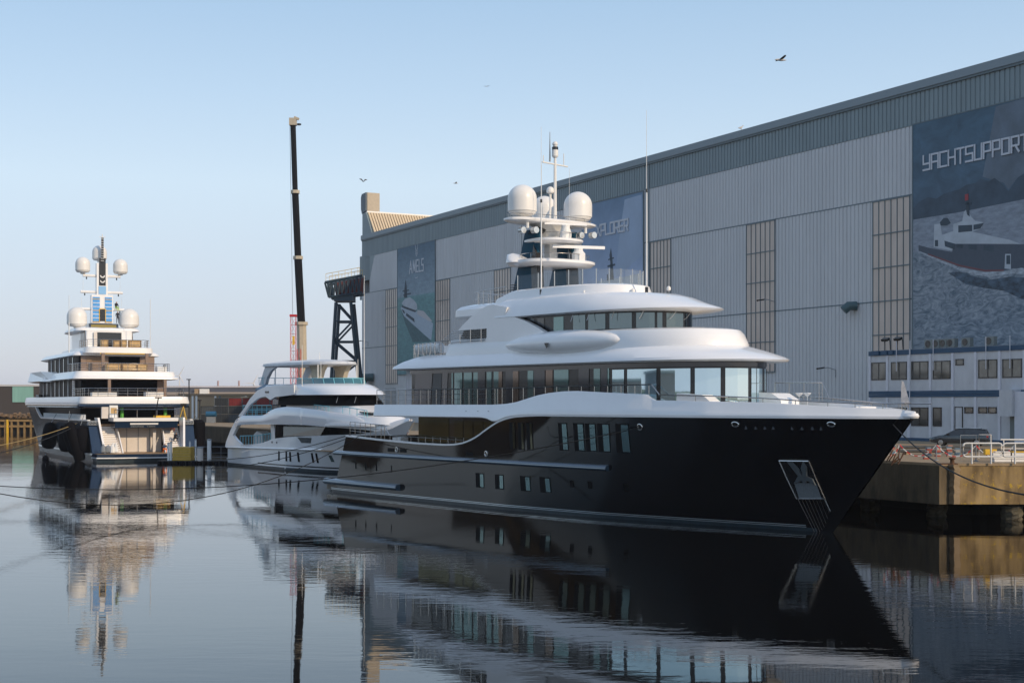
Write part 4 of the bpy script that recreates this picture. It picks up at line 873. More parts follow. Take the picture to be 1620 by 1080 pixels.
# clutter on the aft main deck
stuff = [(4.2, -2.6, .9), (5.4, -3.1, .7), (6.4, -1.5, 1.1), (7.2, -2.9, .55), (8.5, -2.2, .8), (9.6, -3.0, .6), (10.4, -1.2, .9)]
for i, (x, y, h) in enumerate(stuff):
    o = MB().box((x, y, 3.26+h/2), (.9, .8, h), rz=i*.1).build('deck_box', [covr for covr in (black, crate_m, white2, teak, mat('blue_tarp', (.03, .16, .35), .6), grey, black)][i], None, smooth=0,
        label=['black bundle on the aft deck nearest the stern rail', 'plywood box on the aft deck behind the stern rail', 'white chest on the aft deck inboard of the rail', 'brown timber box on the aft main deck', 'blue wrapped box on the aft main deck', 'grey box on the aft deck near the saloon', 'black bin just behind the saloon doors'][i], cat='deck box', group=None)
    o.matrix_world = Matrix.Translation(DL) @ Matrix.Rotation(DA, 4, 'Z')
# upper deck house
UZ0, UZ1 = 6.2, 9.38
ur = outline(11.6, 41.76, 3.9, 34, 2.3, UZ0, .2)
stack([ur, [(x, y, UZ1) for x, y, z in ur]]).build('upper_house', blackp, yt, smooth=30)
for s_ in (1, -1):
    def pane(a, b, z0, z1, m_, sl=0., dn=.02, nm='side_pane', n0=3.9):
        MB().prism([(a, -s_*(n0+dn), z0), (b, -s_*(n0+dn), z0), (b+sl, -s_*(n0+dn), z1), (a+sl, -s_*(n0+dn), z1)], (0, -s_*.012, 0)).build(nm, m_, yt, smooth=0)
    pane(12.0, 14.2, 6.3, 9.3, dg, .35); pane(14.4, 15.5, 6.3, 9.25, mat('shade_panel', (.05, .06, .07), .25), .25)
    pane(15.6, 16.3, 6.3, 9.3, dg, .2)
    for a, b in ((16.95, 17.1), (17.3, 18.25), (18.45, 19.4), (19.6, 20.1), (20.1, 20.95), (21.15, 21.7), (21.95, 22.5)):
        pane(a, b, 6.75, 9.15, dg if a == 20.1 else glassg)
    pane(22.5, 22.9, 6.75, 9.15, mat('copper_glass', (.22, .17, .14), .06, metal=.7, bump=.02, bscale=.6)); pane(23.3, 24.1, 6.3, 9.25, dg); pane(24.1, 24.7, 6.4, 9.2, MT['copper_glass']); pane(25.7, 26.3, 6.75, 9.15, glassg); pane(26.35, 27.5, 6.4, 9.2, dg)
    pane(27.6, 28.3, 6.5, 9.2, MT['copper_glass'] if s_ > 0 else dg); pane(28.45, 29.9, 6.5, 9.2, glassg)
    pane(30.9, 31.9, 6.3, 9.3, dg); pane(32.35, 32.95, 6.75, 9.15, glassg); pane(33.0, 33.6, 6.4, 9.15, dg); pane(33.65, 33.8, 6.6, 9.15, glassg)
pn = [(.08, 1.12), (1.40, 3.66), (3.95, 5.87), (6.14, 7.60), (7.87, 9.30), (9.56, 11.3), (11.6, 13.4), (13.6, 15.4), (15.6, 17.6), (17.8, 19.1)]
for k, (a, b) in enumerate(pn):
    mb = curved_pane(MB(), ur, a, b, 6.45, 8.98, .03, 2); mb.build('front_pane', glassm, yt, smooth=0)
ub = outline(11.5, 41.82, 3.96, 34, 2.3, 9.08, .2); stack([ub, [(x, y, 9.37) for x, y, z in ub]]).build('window_header', dg, yt)
# brow / bridge deck
def rr_(sa, sf, h, sh, z, ra=.4, p=2.3): return outline(sa, sf, h, sh, p, z, ra)
stack([rr_(10.4, 43.3, 4.5, 34, 9.36, .8), rr_(9.7, 43.44, 4.66, 34, 9.46, .9), rr_(9.75, 43.1, 4.62, 34, 9.62, .9), rr_(10.6, 41.9, 4.4, 33.5, 9.95, 1.), rr_(11.8, 40.9, 4.2, 33, 10.2, 1.), rr_(12.6, 40.2, 4.0, 33, 10.36, 1.)]).build('bridge_deck_brow', white, yt, smooth=24)
stack([rr_(15.6, 40.25, 4.15, 33, 10.0, .9), rr_(15.9, 40.2, 4.12, 33, 10.5, .9), rr_(16.1, 39.9, 4.05, 32.8, 11.05, .9), rr_(16.3, 39.6, 3.95, 32.6, 11.32, .9), rr_(16.8, 39.0, 3.7, 32.4, 11.42, .9)]).build('bridge_coaming', white, yt, smooth=24)
# side pods
for s_ in (1, -1):
    mb = MB(); rings = []
    for i in range(25):
        t_ = i/24; x = lerp(23.4, 35.0, t_); k = math.sin(math.pi*min(1, t_*1.9+.0)/2)**.55 if t_ < .53 else (1-((t_-.53)/.47)**2)**.5
        rad = max(.02, .80*k); cy = lerp(4.02, 3.9, t_)
        rings.append([(x, -s_*(cy+rad*.95*math.cos(a)), 10.75+rad*math.sin(a)*(1 if math.sin(a) > 0 else .95)) for a in [q*math.pi/8 for q in range(16)]])
    mb.loft(rings).build('side_pod', white, yt, smooth=60)
    MB().prism([(29.2-.6, -s_*4.82, 10.75), (29.2-.15, -s_*4.82, 10.75), (29.2-.35, -s_*4.82, 10.4)], (0, -s_*.03, 0)).build('pod_vent', blackp, yt, smooth=0)
# wing fairings beside the bridge deck
fair = [(16.2, 10.5), (16.2, 10.98), (20.9, 11.1), (21.3, 11.35), (21.3, 12.0), (17.9, 12.0), (18.6, 12.4), (19.2, 12.72), (20.1, 13.13), (20.7, 13.35), (21.3, 13.5), (22.0, 13.56), (23.6, 13.3), (23.4, 12.84), (24.6, 12.57), (25.6, 12.3), (26.7, 11.9), (27.6, 11.5), (28.6, 11.3), (28.6, 10.5)]
for s_ in (1, -1):
    MB().prism([(x, -s_*4.05, z) for x, z in fair], (0, s_*.35, 0)).build('wing_fairing', white, yt, smooth=0)
    mb = MB()
    for k in range(6): z = 11.2+k*.15; mb.tube([(15.6+k*.35, -s_*4.1, z), (21.2, -s_*4.1, z)], .025, 5)
    for k in range(4): x = 17.0+k*1.25; mb.tube([(x, -s_*4.1, 11.1), (x, -s_*4.1, 11.3+min(.72, k*.4))], .03, 5)
    mb.build('side_grille', steel, yt)
    MB().prism([(16.9, -s_*3.6, 10.5), (21.5, -s_*3.6, 10.5), (21.5, -s_*3.6, 12.5), (18.2, -s_*3.6, 12.3)], (0, s_*.1, 0)).build('grille_backing', blackp, yt, smooth=0)
# aft wing of the sun deck and wheelhouse
stack([rr_(16.4, 26, 3.3, 24, 12.85, .5), rr_(16.3, 26, 3.4, 24, 13.0, .5), rr_(16.35, 26, 3.4, 24, 13.45, .5), rr_(16.7, 26, 3.2, 24, 13.68, .5), rr_(17.6, 26, 2.9, 24, 13.8, .5)]).build('sun_deck_wing', white, yt, smooth=24)
wr = outline(22, 35.65, 3.5, 29, 2.3, 11.0, .2); stack([wr, [(x, y, 12.62) for x, y, z in wr]]).build('wheelhouse', blackp, yt, smooth=30)
for s_ in (1, -1):
    for a, b in ((24.9, 25.9), (26.2, 26.9), (27.9, 28.9)): MB().bx(a, b, -s_*3.5, -s_*3.53, 11.5, 12.45).build('bridge_side_pane', glassg if a > 26.5 else glassd, yt, smooth=0)
pn = [(.85, 1.95), (2.2, 3.55), (3.85, 5.35), (5.62, 7.2), (7.46, 8.75), (9.0, 10.9), (11.2, 12.7), (12.95, 14.4), (14.7, 16.0)]
for k, (a, b) in enumerate(pn): curved_pane(MB(), wr, a, b, 11.52, 12.46, .03, 2).build('bridge_pane', mat('bridge_glass', (.20, .25, .26), .03, metal=.7, bump=.01, bscale=.6), yt, smooth=0)
# wipers
for d_ in (2.5, 4.3, 6.1, 8.0, 9.3, 1.1):
    (p, nr), = arc_points(wr, NB, [d_]); q = p+nr*.25 if nr.dot(p-Vector((25, 0, p.z))) > 0 else p-nr*.25
    MB().tube([(q.x, q.y, 12.55), (p.x+(q.x-p.x)*.5, p.y+(q.y-p.y)*.5-.25, 12.2), (p.x+(q.x-p.x)*.4, p.y-.45, 12.05)], .022, 5).build('wiper', steel, yt)
stack([rr_(22.2, 38.2, 3.9, 29, 12.56, .4), rr_(21.9, 38.4, 4.08, 29, 12.64, .4), rr_(21.9, 38.2, 4.06, 29, 12.74, .4), rr_(22.0, 37.0, 3.95, 28.6, 13.05, .4), rr_(22.1, 35.9, 3.8, 28.2, 13.42, .4), rr_(22.2, 34.6, 3.6, 28, 13.72, .4), rr_(22.4, 32.6, 3.3, 27, 13.9, .4), rr_(22.6, 31.5, 3.0, 26, 13.94, .4)]).build('bridge_roof', white, yt, smooth=24)
stack([rr_(20.6, 32.2, 3.2, 26, 13.4, .5), rr_(20.9, 32.1, 3.15, 26, 14.0, .5), rr_(22.4, 31.9, 3.08, 26, 14.40, .5), rr_(22.8, 31.5, 2.9, 26, 14.5, .5)]).build('sun_deck_coaming', white, yt, smooth=24)
sc = outline(23.2, 31.28, 3.0, 26, 2.3, 14.48, .2); scg = mat('clear_screen', (.55, .62, .66), .02, ior=1.45)
scg.node_tree.nodes['Principled BSDF'].inputs['Transmission Weight'].default_value = .0; scg.node_tree.nodes['Principled BSDF'].inputs['Alpha'].default_value = .13
half = [p for p in sc[5:-5]]
mb = MB(); mb.loft([half, [(x, y, 15.42) for x, y, z in half]], False, False, closed=False); mb.build('glass_screen', scg, yt, smooth=60)
for i in range(0, len(half), 6):
    x, y, z = half[i]; MB().tube([(x, y, 14.45), (x, y, 15.46)], .035, 5).build('screen_post', steel, yt)
# rails
mb = MB(); P = [(7.9, -4.5, 6.87), (23.2, -4.5, 6.88)]; mb.rail(P, [1.07, .72, .36], 1.0, .035); mb.tube([(23.2, -4.5, 7.95), (30, -4.5, 8.04), (34.2, -4.35, 8.05), (37.7, -4.05, 8.06)], .035, 5)
for i in range(13): x = 23.7+i*1.15; n_ = 4.5 if x < 30 else lerp(4.5, 4.05, (x-30)/7.7); zt_ = interp(x, ZT); mb.tube([(x, -n_, zt_), (x, -n_, 8.0)], .028, 4)
mb.tube([(37.7, -4.05, 8.06), (38.3, -3.98, 7.46)], .035, 5); mb.build('deck_rail', steel, yt)
def bowrail(sd):
    pts = [(x, -sd*max(.12, Y.B(x, 6.2)-.15), z) for x, z in ((38.3, 7.46), (41.0, 7.40), (43.2, 7.34), (45.3, 7.25), (47.2, 7.13), (48.9, 7.03), (50.3, 6.98), (51.6, 6.97), (52.6, 6.97))]
    mb = MB().tube(pts, .035, 6)
    for x, y, z in pts[1:]: zt_ = interp(x, ZT); mb.tube([(x, y, zt_-.05), (x, y, z)], .026, 4)
    mb.build('bow_rail', steel, yt)
bowrail(1); bowrail(-1)
mb = MB().rail([(40.2, 3.6, 7.1), (44.6, 2.75, 7.05)], [1.1, .5], 1.4, .032); mb.tube([(44.6, 2.75, 8.15), (45.2, 2.6, 7.35)], .032, 5); mb.build('port_rail', steel, yt)
MB().tube([(52.6, -.1, 6.97), (54.1, 0, 6.95)], .03, 5).tube([(52.6, .1, 6.97), (53.4, 0, 6.96)], .03, 5).build('bow_sprit', steel, yt)
mb = MB(); mb.rail([(3.6, -4.3, 4.5), (8.9, -4.45, 4.3)], [1.05, .7, .35], .8, .035); mb.tube([(8.9, -4.45, 5.35), (9.6, -4.45, 4.62), (19.3, -4.5, 4.45)], .035, 5)
for i in range(11): x = 9.7+i*.95; mb.tube([(x, -4.45, 4.15), (x, -4.47, 4.6)], .02, 4)
mb.build('stern_rail', steel, yt)
mb = MB(); P = [(15.6, -3.9, 10.3), (12.6, -4.0, 10.2), (11.2, -3.4, 10.15), (11.0, 0, 10.1), (11.2, 3.4, 10.15), (15.6, 4, 10.3)]; mb.rail(P, [1.0, .8, .6, .4, .2], .7, .03, pr=.03); mb.build('aft_rail', steel, yt)
mb = MB(); mb.rail([(22.0, -2.9, 13.85), (19.4, -2.9, 13.75), (17.9, -2.6, 13.7), (17.6, 0, 13.7), (17.9, 2.6, 13.7)], [.95, .5], .9, .03); mb.build('aft_rail', steel, yt)
# life-raft canisters on their cradle
lr = mat('raft_canister', (.66, .67, .66), .4, var=.05)
M_ = Matrix.Translation(DL) @ Matrix.Rotation(DA, 4, 'Z')
for k in range(6):
    x = 12.6+k*.52; t = empty('life_raft_canister', M_ @ Vector((x, -3.75, 10.45)), DA, ('aftmost', 'second from aft', 'third from aft', 'fourth from aft', 'fifth from aft', 'foremost')[k]+' white life-raft canister in the rack over the aft deck', 'life raft', 'life-raft canisters on the dark-hulled yacht')
    rg = [[(dx*.46, r_*math.cos(a), .42+r_*math.sin(a)) for a in [q*math.pi/8 for q in range(16)]] for dx, r_ in ((-.5, .2), (-.42, .34), (-.05, .39), (.05, .39), (.42, .34), (.5, .2))]
    MB().loft(rg).build('canister', lr, t); MB().tube([(0, -.42, 0), (0, -.42, .8)], .022, 5).tube([(0, .4, 0), (0, .4, .8)], .022, 5).build('cradle', steel, t)
MB().prism([(10.9, -3.85, 6.9), (12.3, -3.85, 6.9), (12.5, -3.85, 9.4), (11.0, -3.85, 9.4)], (0, -.03, 0)).build('plastic_curtain', mat('plastic_sheet', (.62, .60, .62), .35, var=.25, vscale=1.5, stretch=(6, 1, .5)), yt, smooth=0)
MT['plastic_sheet'].node_tree.nodes['Principled BSDF'].inputs['Alpha'].default_value = .5
# foredeck furniture
o = MB().prism([(41.4, .6, 6.8), (41.4, .6, 7.55), (41.8, .6, 7.6), (42.7, .6, 7.55), (43.4, .6, 7.2), (43.5, .6, 6.8)], (0, 1.5, 0)).build('deck_box', white, yt, smooth=0)
MB().bx(42, 50, -.8, .8, 6.2, 6.80).build('foredeck_coaming', white, yt, smooth=0)
o = MB().prism([(39.4, -3.75, 6.3), (39.5, -3.75, 7.55), (41.2, -3.4, 7.45), (41.9, -3.2, 6.9), (42.0, -3.2, 6.3)], (0, .8, 0)).build('sofa_back', white, yt, smooth=0)
for s_ in (-1, 1): MB().lathe((44.2+s_*.3, 1.6, 7.35), [(.02, -.6), (.02, 0), (.26, .16), (.27, .2), (.1, .22)], 12, .9, .6).build('cocktail_seat', white2, yt)
t = empty('bow_flag', M_ @ Vector((52.3, 0, 6.9)), DA, 'furled pale flag on a short staff at the bow of the dark-hulled yacht', 'flag')
MB().tube([(0, 0, -.35), (0, 0, 1.25)], .025, 5).build('staff', steel, t); MB().loft([[(.03, -.05, 1.2), (.1, 0, 1.2), (.03, .05, 1.2)], [(.02, -.1, .8), (.25, .02, .75), (.05, .09, .8)], [(.03, -.12, .2), (.45, .03, .1), (.08, .12, .2)], [(.1, -.08, -.1), (.35, .02, -.12), (.12, .08, -.1)]]).build('flag_cloth', mat('flag_cloth', (.62, .58, .56), .8, var=.3, vscale=5), t)
# ---- mast ---------------------------------------------------------------------
def leg(n0, s0, m_, zs, wd=.95, dn=.28):
    rings = []
    for z, s1, w1 in zs:
        y = -n0; rings.append([(s1-w1, y-dn, z), (s1+w1*.6, y-dn, z), (s1+w1, y-dn*.3, z), (s1+w1, y+dn*.3, z), (s1+w1*.6, y+dn, z), (s1-w1, y+dn, z), (s1-w1*1.15, y, z)])
    return MB().loft(rings).build('mast_leg', m_, yt, smooth=50)
leg(1.5, 0, teal, ((14.4, 22.3, 1.15), (15.4, 22.5, 1.0), (16.6, 22.8, .85), (17.9, 23.1, .72), (18.6, 23.3, .7)))
leg(-1.5, 0, teal, ((14.4, 22.3, 1.15), (15.4, 22.5, 1.0), (16.6, 22.8, .85), (17.9, 23.1, .72), (18.6, 23.3, .7)))
for n0 in (1.5, -1.5): MB().prism([(23.35, -n0-.27, 14.4), (24.0, -n0-.27, 14.4), (23.85, -n0-.27, 16.6), (23.4, -n0-.27, 17.9), (23.1, -n0-.27, 17.9)], (0, .54, 0)).build('leg_front', blackp, yt, smooth=0)
mb = MB()
for n0 in (1.5, -1.5):
    for k in range(4): mb.box((21.4, -n0, 14.55+k*.16), (.9, .66, .05))
mb.build('louvre', blackp, yt, smooth=0)
MB().bx(22.8, 23.4, -.3, .3, 16.5, 18.9).build('mast_core', white2, yt, smooth=0)
MB().tube([(23.2, y, 18.15+.75*math.cos(y*math.pi/3.6)) for y in [-1.7+.34*k for k in range(11)]], .30, 8).build('mast_arch', blackp, yt)
def plat(z, a, b, cs, th=.2, nm='mast_platform', cy=0):
    def el(k, zz): return [(cs+a*k*math.copysign(abs(math.cos(t))**.8, math.cos(t)), cy+b*k*math.copysign(abs(math.sin(t))**.8, math.sin(t)), zz) for t in [q*math.pi/16 for q in range(32)]]
    MB().loft([el(.9, z-th), el(1, z-th*.4), el(1, z+.04), el(.94, z+.1)]).build(nm, white, yt, smooth=50)
plat(19.22, 1.25, 3.75, 23.1); plat(17.9, 1.9, 1.9, 23.4); plat(16.45, 2.2, 2.95, 23.4, .3)
MB().lathe((23.1, 0, 18.2), [(.5, 0), (.75, .45), (1.5, .85)], 16, .8, 1.2).build('platform_bracket', cream, yt)
# raised starboard wing tip
rings = []
for k, (yy, zz, w1) in enumerate(((-.8, 16.5, 1.7), (-1.7, 16.7, 1.6), (-2.4, 16.95, 1.4), (-2.9, 17.0, 1.1), (-3.2, 16.85, .7), (-3.35, 16.55, .3))):
    rings.append([(23.0-w1*.9, yy, 16.2+(.15 if k > 2 else 0)), (23.0+w1*.5, yy, 16.2+(.15 if k > 2 else 0)), (23.0+w1*.4, yy, 16.4), (22.7, yy, zz), (23.0-w1*.8, yy, zz-.05)])
MB().loft(rings).build('wing_tip', white, yt, smooth=50)
def dome(par, x, y, z, r, h, nm='radome', sm=24, m_=cream):
    prof = [(r*.30, 0), (r*.32, h*.06), (r*.80, h*.10), (r*.93, h*.17), (r*.94, h*.2), (r*1.0, h*.2), (r*1.0, h*.24)]
    c0 = h-r*1.0 if h > r*1.4 else h*.45
    prof += [(r, c0)]+[(r*math.cos(a), c0+(h-c0)*math.sin(a)) for a in [k*math.pi/20 for k in range(1, 10)]]+[(.01, h)]
    return MB().lathe((x, y, z), prof, sm).build(nm, m_, par, smooth=50)
dome(yt, 23.1, -2.4, 19.32, .98, 2.25); dome(yt, 23.1, 2.4, 19.32, .98, 2.2); dome(yt, 20.5, 1.5, 19.25, .88, 2.2)
MB().bx(20.0, 23, .9, 2.1, 18.98, 19.26).build('dome_bracket', cream, yt, smooth=0)
MB().tube([(23.6, 0, 19.2), (23.6, 0, 21.8), (23.6, 0, 23.6)], .13, 8, .09).build('mast_pole', cream, yt)
MB().tube([(23.6, -1.1, 23.15), (23.6, 1.1, 23.05)], .05, 6).tube([(23.6, -1.0, 23.1), (23.6, -1.0, 23.6)], .035, 5).tube([(23.6, .75, 23.1), (23.6, .75, 23.9)], .03, 5).build('yard', cream, yt)
MB().lathe((23.6, 0, 23.55), [(.14, 0), (.22, .1), (.22, .5), (.14, .6), (.14, .8), (.2, .9), (.14, 1.05), (.02, 1.1)], 12).build('camera_housing', white2, yt); MB().lathe((23.6, 0, 24.22), [(.215, -.14), (.215, .05)], 12).build('camera_window', blackp, yt)
MB().tube([(23.35, -.25, 23.3), (23.35, -.25, 25.3)], .06, 6, .02).build('whip', grey, yt)
MB().tube([(23.3, -.2, 19.3), (23.4, -.25, 21.1)], .08, 6).build('stub_mast', cream, yt); dome(yt, 23.4, -.25, 21.1, .26, .5, 'small_dome', 14)
for y0 in (-1.0, 1.4): MB().tube([(23.4, y0, 19.3), (23.4, y0, 23)], .012, 4).build('wire_antenna', white2, yt)
for s_ in (-1, 1):
    MB().tube([(23.8, s_*2.5, 19.1), (23.8, s_*2.5, 18.6)], .1, 6).build('lamp_stalk', white2, yt)
    for dx in (-.3, .3): MB().tube([(23.8+dx-.1, s_*2.5+dx-.2*0, 18.45), (24.1+dx, s_*2.5+dx, 18.45)], .22, 12).build('search_light', mat('lamp_glass', (.7, .7, .68), .15, metal=.5), yt)
MB().lathe((24.6, .1, 18.0), [(.4, 0), (.42, .35), (.3, .7), (.3, .9)], 10).build('radar_pedestal', white2, yt); MB().box((24.6, .1, 18.98), (.16, 3.0, .14), rz=-.35).build('radar_scanner', white, yt, smooth=0)
MB().lathe((25.0, .9, 16.5), [(.45, 0), (.47, .5), (.3, .7), (.3, .85)], 10).build('radar_pedestal', white2, yt); MB().box((25.0, .9, 17.45), (.2, 3.7, .2), rz=-.35).build('radar_scanner', white, yt, smooth=0)
for z, a, b, c_ in ((16.5, 1.9, 2.6, 23.6), (17.95, 1.6, 1.6, 23.5), (19.3, 1.1, 3.6, 23.1)):
    P = [(c_+a*math.cos(t), b*math.sin(t), z) for t in [-2.2+q*.44 for q in range(11)]]; MB().rail(P, [.42 if z < 19 else .25], .9, .02).build('platform_rail', steel, yt)
for (x, y, z0, z1) in ((26.0, -3.05, 14.0, 24.9), (32.9, -.1, 13.85, 25.2)):
    MB().tube([(x, y, z0), (x, y, z0+.35)], .11, 8).build('antenna_base', blackp, yt); MB().tube([(x, y, z0+.3), (x, y, lerp(z0, z1, .55))], .055, 6, .045).build('whip_antenna', white2, yt)
    MB().tube([(x, y, lerp(z0, z1, .55)), (x, y, lerp(z0, z1, .57))], .075, 6).build('antenna_joint', blackp, yt); MB().tube([(x, y, lerp(z0, z1, .56)), (x, y, z1)], .022, 5, .012).build('whip_tip', white2, yt)
for x, y in ((30.8, -1.3), (31.6, -.9), (32.2, -.6), (34.8, 0)): dome(yt, x, y, 13.85, .13, .3, 'gps_dome', 10)
MB().tube([(29.2, -2.2, 13.95), (29.9, -2.6, 14.0)], .1, 6).build('horn', white2, yt)
for x in (19.8, 21.2, 22.4): MB().lathe((x, -4.68, 6.45), [(.06, 0), (.06, .02)], 8).build('drain', blackp, yt)

# ================================================================== left superyacht, stern towards us
LL, LA = frame(-44.15, 171.7, -.447, .894)
ly = empty('superyacht', LL, LA, 'tiered white superyacht with navy stern and open stairs, moored at the far left', 'superyacht')
Y2 = Yacht([(0, 6.3), (.15, 6.5), (.6, 6.7), (.78, 6.3), (.88, 4.8), (.95, 2.6), (1, .1)], [(0, 6.1), (.4, 6.2), (.72, 6.1), (.84, 4.8), (.93, 2.4), (1, .05)], 5., lambda z: 60+1.05*max(-.3, z), lambda z: .6+.55*max(0, z))
T2 = [(0, 4.85), (38, 4.85), (41, 5.6), (44, 6.7), (46, 7.0), (80, 7.0)]
greyhull = mat('gloss_grey_hull', (.045, .05, .06), .25, bump=.01, bscale=.5, spec=.08, ior=1.25)
# hull sides only (the stern is open)
for side in (1, -1):
    rings = []
    for i in range(81):
        t_ = i/80; r = []
        for j in range(13):
            z = -.8
            for _ in range(6): x = Y2.aft(z)+(Y2.ss(z)-Y2.aft(z))*t_; z = -.8+(interp(x, T2)+.8)*j/12
            r.append((x, -side*Y2.B(x, z), z))
        rings.append(r)
    MB().loft(rings, False, False, closed=False).build('hull', greyhull, ly, smooth=60)
    mb = MB(); lo = [Y2.pt(lerp(.8, 56, i/60), .75, .02, side) for i in range(61)]; hi = [Y2.pt(lerp(.8, 56, i/60), .95, .02, side) for i in range(61)]; mb.loft([lo, hi], False, False, closed=False).build('boot_stripe', white, ly)
    mb = MB(); rings = []
    for i in range(70):
        x = lerp(3.0, 60, i/69); z = interp(x, T2); p = Y2.pt(x, z, 0, side); rings.append([(p.x, p.y-side*.05, z-.05), (p.x, p.y-side*.05, z+.12), (p.x, p.y+side*.3, z+.12), (p.x, p.y+side*.3, z-.05)])
    mb.loft(rings).build('cap_rail', white, ly, smooth=0)
    # navy quarter panels with white edges framing the stairs
    MB().prism([(.75, -side*6.28, .95), (1.2, -side*6.15, .95), (3.7, -side*6.1, 4.9), (3.1, -side*6.35, 4.9)], (.05, side*.1, 0)).build('quarter_edge', navy2, ly, smooth=0)
    MB().loft([[(.7, -side*6.2, .95), (.9, -side*4.85, .95), (1.0, -side*4.85, .95), (1.1, -side*6.2, .95)], [(2.6, -side*6.35, 4.3), (2.6, -side*5.3, 4.3), (2.8, -side*5.3, 4.3), (2.9, -side*6.35, 4.3)]]).build('quarter_panel', navy2, ly, smooth=0)
    MB().loft([[(.6, -side*4.85, .95), (.6, -side*4.62, .95), (2.2, -side*4.62, .95), (2.2, -side*4.85, .95)], [(2.5, -side*5.3, 5.2), (2.5, -side*5.05, 5.2), (4.6, -side*5.05, 5.2), (4.6, -side*5.3, 5.2)]]).build('stair_bulwark', white, ly, smooth=0)
    MB().bx(2.4, 3.6, -side*6.35, -side*5.1, 4.32, 4.85).build('fairlead_plate', grey, ly, smooth=0)
    for q in (-.35, 0, .35): MB().tube([(2.36, -side*5.75+q-.14, 4.58), (2.3, -side*5.75+q, 4.72), (2.36, -side*5.75+q+.14, 4.58), (2.3, -side*5.75+q, 4.44), (2.36, -side*5.75+q-.14, 4.58)], .04, 5).build('fairlead_ring', steel, ly)
    # stairs
    st = empty('stairs', (0, 0, 0)); st.parent = ly
    for k in range(13):
        z = .98+k*.26; x = 1.0+k*.30; yc = lerp(3.65, 3.95, k/12)
        MB().bx(x, x+.35, -side*(yc-.95), -side*(yc+.95), z-.24, z).build('riser', white, st, smooth=0); MB().bx(x-.03, x+.33, -side*(yc-.93), -side*(yc+.93), z+.005, z+.035).build('tread', teak, st, smooth=0)
    MB().prism([(.9, -side*2.62, .95), (1.3, -side*2.62, .95), (4.9, -side*2.9, 4.3), (4.9, -side*2.9, 5.0), (4.3, -side*2.9, 5.0)], (0, side*.12, 0)).build('stair_string', white, ly, smooth=0)
# swim platform and garage recess
MB().prism([(-1.0, -6.0, .9), (-1.6, -4, .9), (-1.8, 0, .9), (-1.6, 4, .9), (-1.0, 6.0, .9), (1.2, 6.2, .9), (1.2, -6.2, .9)], (0, 0, -.5)).build('swim_platform', navy2, ly, smooth=0)
MB().prism([(-.9, -5.9, .93), (-1.5, -4, .93), (-1.7, 0, .93), (-1.5, 4, .93), (-.9, 5.9, .93), (5, 6.0, .93), (5, -6.0, .93)], (0, 0, -.02)).build('platform_teak', teak, ly, smooth=0)
MB().prism([(-1.03, -6.05, .52), (-1.64, -4.03, .52), (-1.84, 0, .52), (-1.64, 4.03, .52), (-1.03, 6.05, .52), (1.2, 6.25, .52), (1.2, -6.25, .52)], (0, 0, -.13)).build('boot_stripe', white, ly, smooth=0)
MB().prism([(-.7, -5.95, .38), (-1.3, -4, .38), (-1.5, 0, .38), (-1.3, 4, .38), (-.7, 5.95, .38), (1.2, 6.1, .38), (1.2, -6.1, .38)], (0, 0, -1.2)).build('boot_topping', boot, ly, smooth=0)
crm = mat('cream_wall', (.66, .60, .54), .5, var=.05)
MB().bx(4.6, 4.8, -2.85, 2.85, .95, 4.2).build('garage_wall', crm, ly, smooth=0)
for y in (-1.4, 0, 1.4): MB().bx(4.52, 4.58, y-.03, y+.03, .95, 4.0).build('panel_joint', grey, ly, smooth=0)
MB().bx(3.4, 3.7, -1.9, -1.55, .95, 4.0).build('garage_pillar', crm, ly, smooth=0)
MB().prism([(2.2, -4.3, 3.95), (2.2, 3.3, 3.95), (2.0, 3.3, 4.75), (2.0, -4.3, 4.75)], (2.9, 0, 0)).build('transom_beam', navy2, ly, smooth=0)
MB().bx(1.95, 5.2, -4.35, 3.5, 4.76, 5.18).build('aft_bulwark', white, ly, smooth=0)
mb = MB(); strokes(mb, 'GEORGE TOWN', lambda u, v, d=0: Vector((2.08-v*.2-d, 1.4-u, 4.05+v)), .18, .09, .16, .035); mb.build('port_lettering', silver, ly, smooth=0)
MB().prism([(2.13, -1.9, 4.35), (2.13, 1.5, 4.35), (2.09, 1.5, 4.55), (2.09, -1.9, 4.55)], (-.04, 0, 0)).build('name_cover_strip', white2, ly, smooth=0)
MB().bx(5, 45, -6.1, 6.1, 4.15, 4.3).build('main_deck', teak, ly, smooth=0)
mb = MB(); mb.rail([(2.3, -4.2, 5.18), (2.3, 3.3, 5.18)], [1.0], 2.4, .05); mb.build('stern_rail', steel, ly)
mb = MB(); mb.rail([(5, 6.3, 4.95), (20, 6.35, 4.95), (38, 6.3, 4.95)], [.6], .5, .03, pr=.05); mb.build('side_rail', white2, ly)
# decks
def tier2(nm, sa, sf, h, sh, zs, m_=white, ra=1.2, dx=0.): return stack([outline(sa+a, sf-b, h-c_, sh, 2.3, z, ra) for z, a, b, c_ in zs]).build(nm, m_, ly, smooth=50)
def house2(nm, sa, sf, h, sh, z0, z1, m_=glasst2): r = outline(sa, sf, h, sh, 2.3, z0, .3); return stack([r, [(x, y, z1) for x, y, z in r]]).build(nm, m_, ly, smooth=30)
house2('main_saloon', 10.5, 50, 5.9, 44, 4.3, 6.5)
tier2('deck_edge', 5.8, 66, 6.95, 48, [(6.35, .5, 1, .5), (6.42, .1, .2, .1), (6.6, 0, 0, 0), (6.88, .05, 0, .05)], navy2, 1.4)
tier2('upper_bulwark', 5.9, 67, 6.9, 48, [(6.90, 0, 0, 0), (7.0, -.02, 0, -.02), (7.75, .12, 0, .15), (7.8, .5, .5, .4)])
tier2('upper_deck', 6.5, 64, 6.4, 48, [(7.79, .1, 0, .1), (7.83, .1, 0, .1)], teak)
house2('upper_saloon', 13.0, 56, 5.4, 47, 7.8, 10.0)
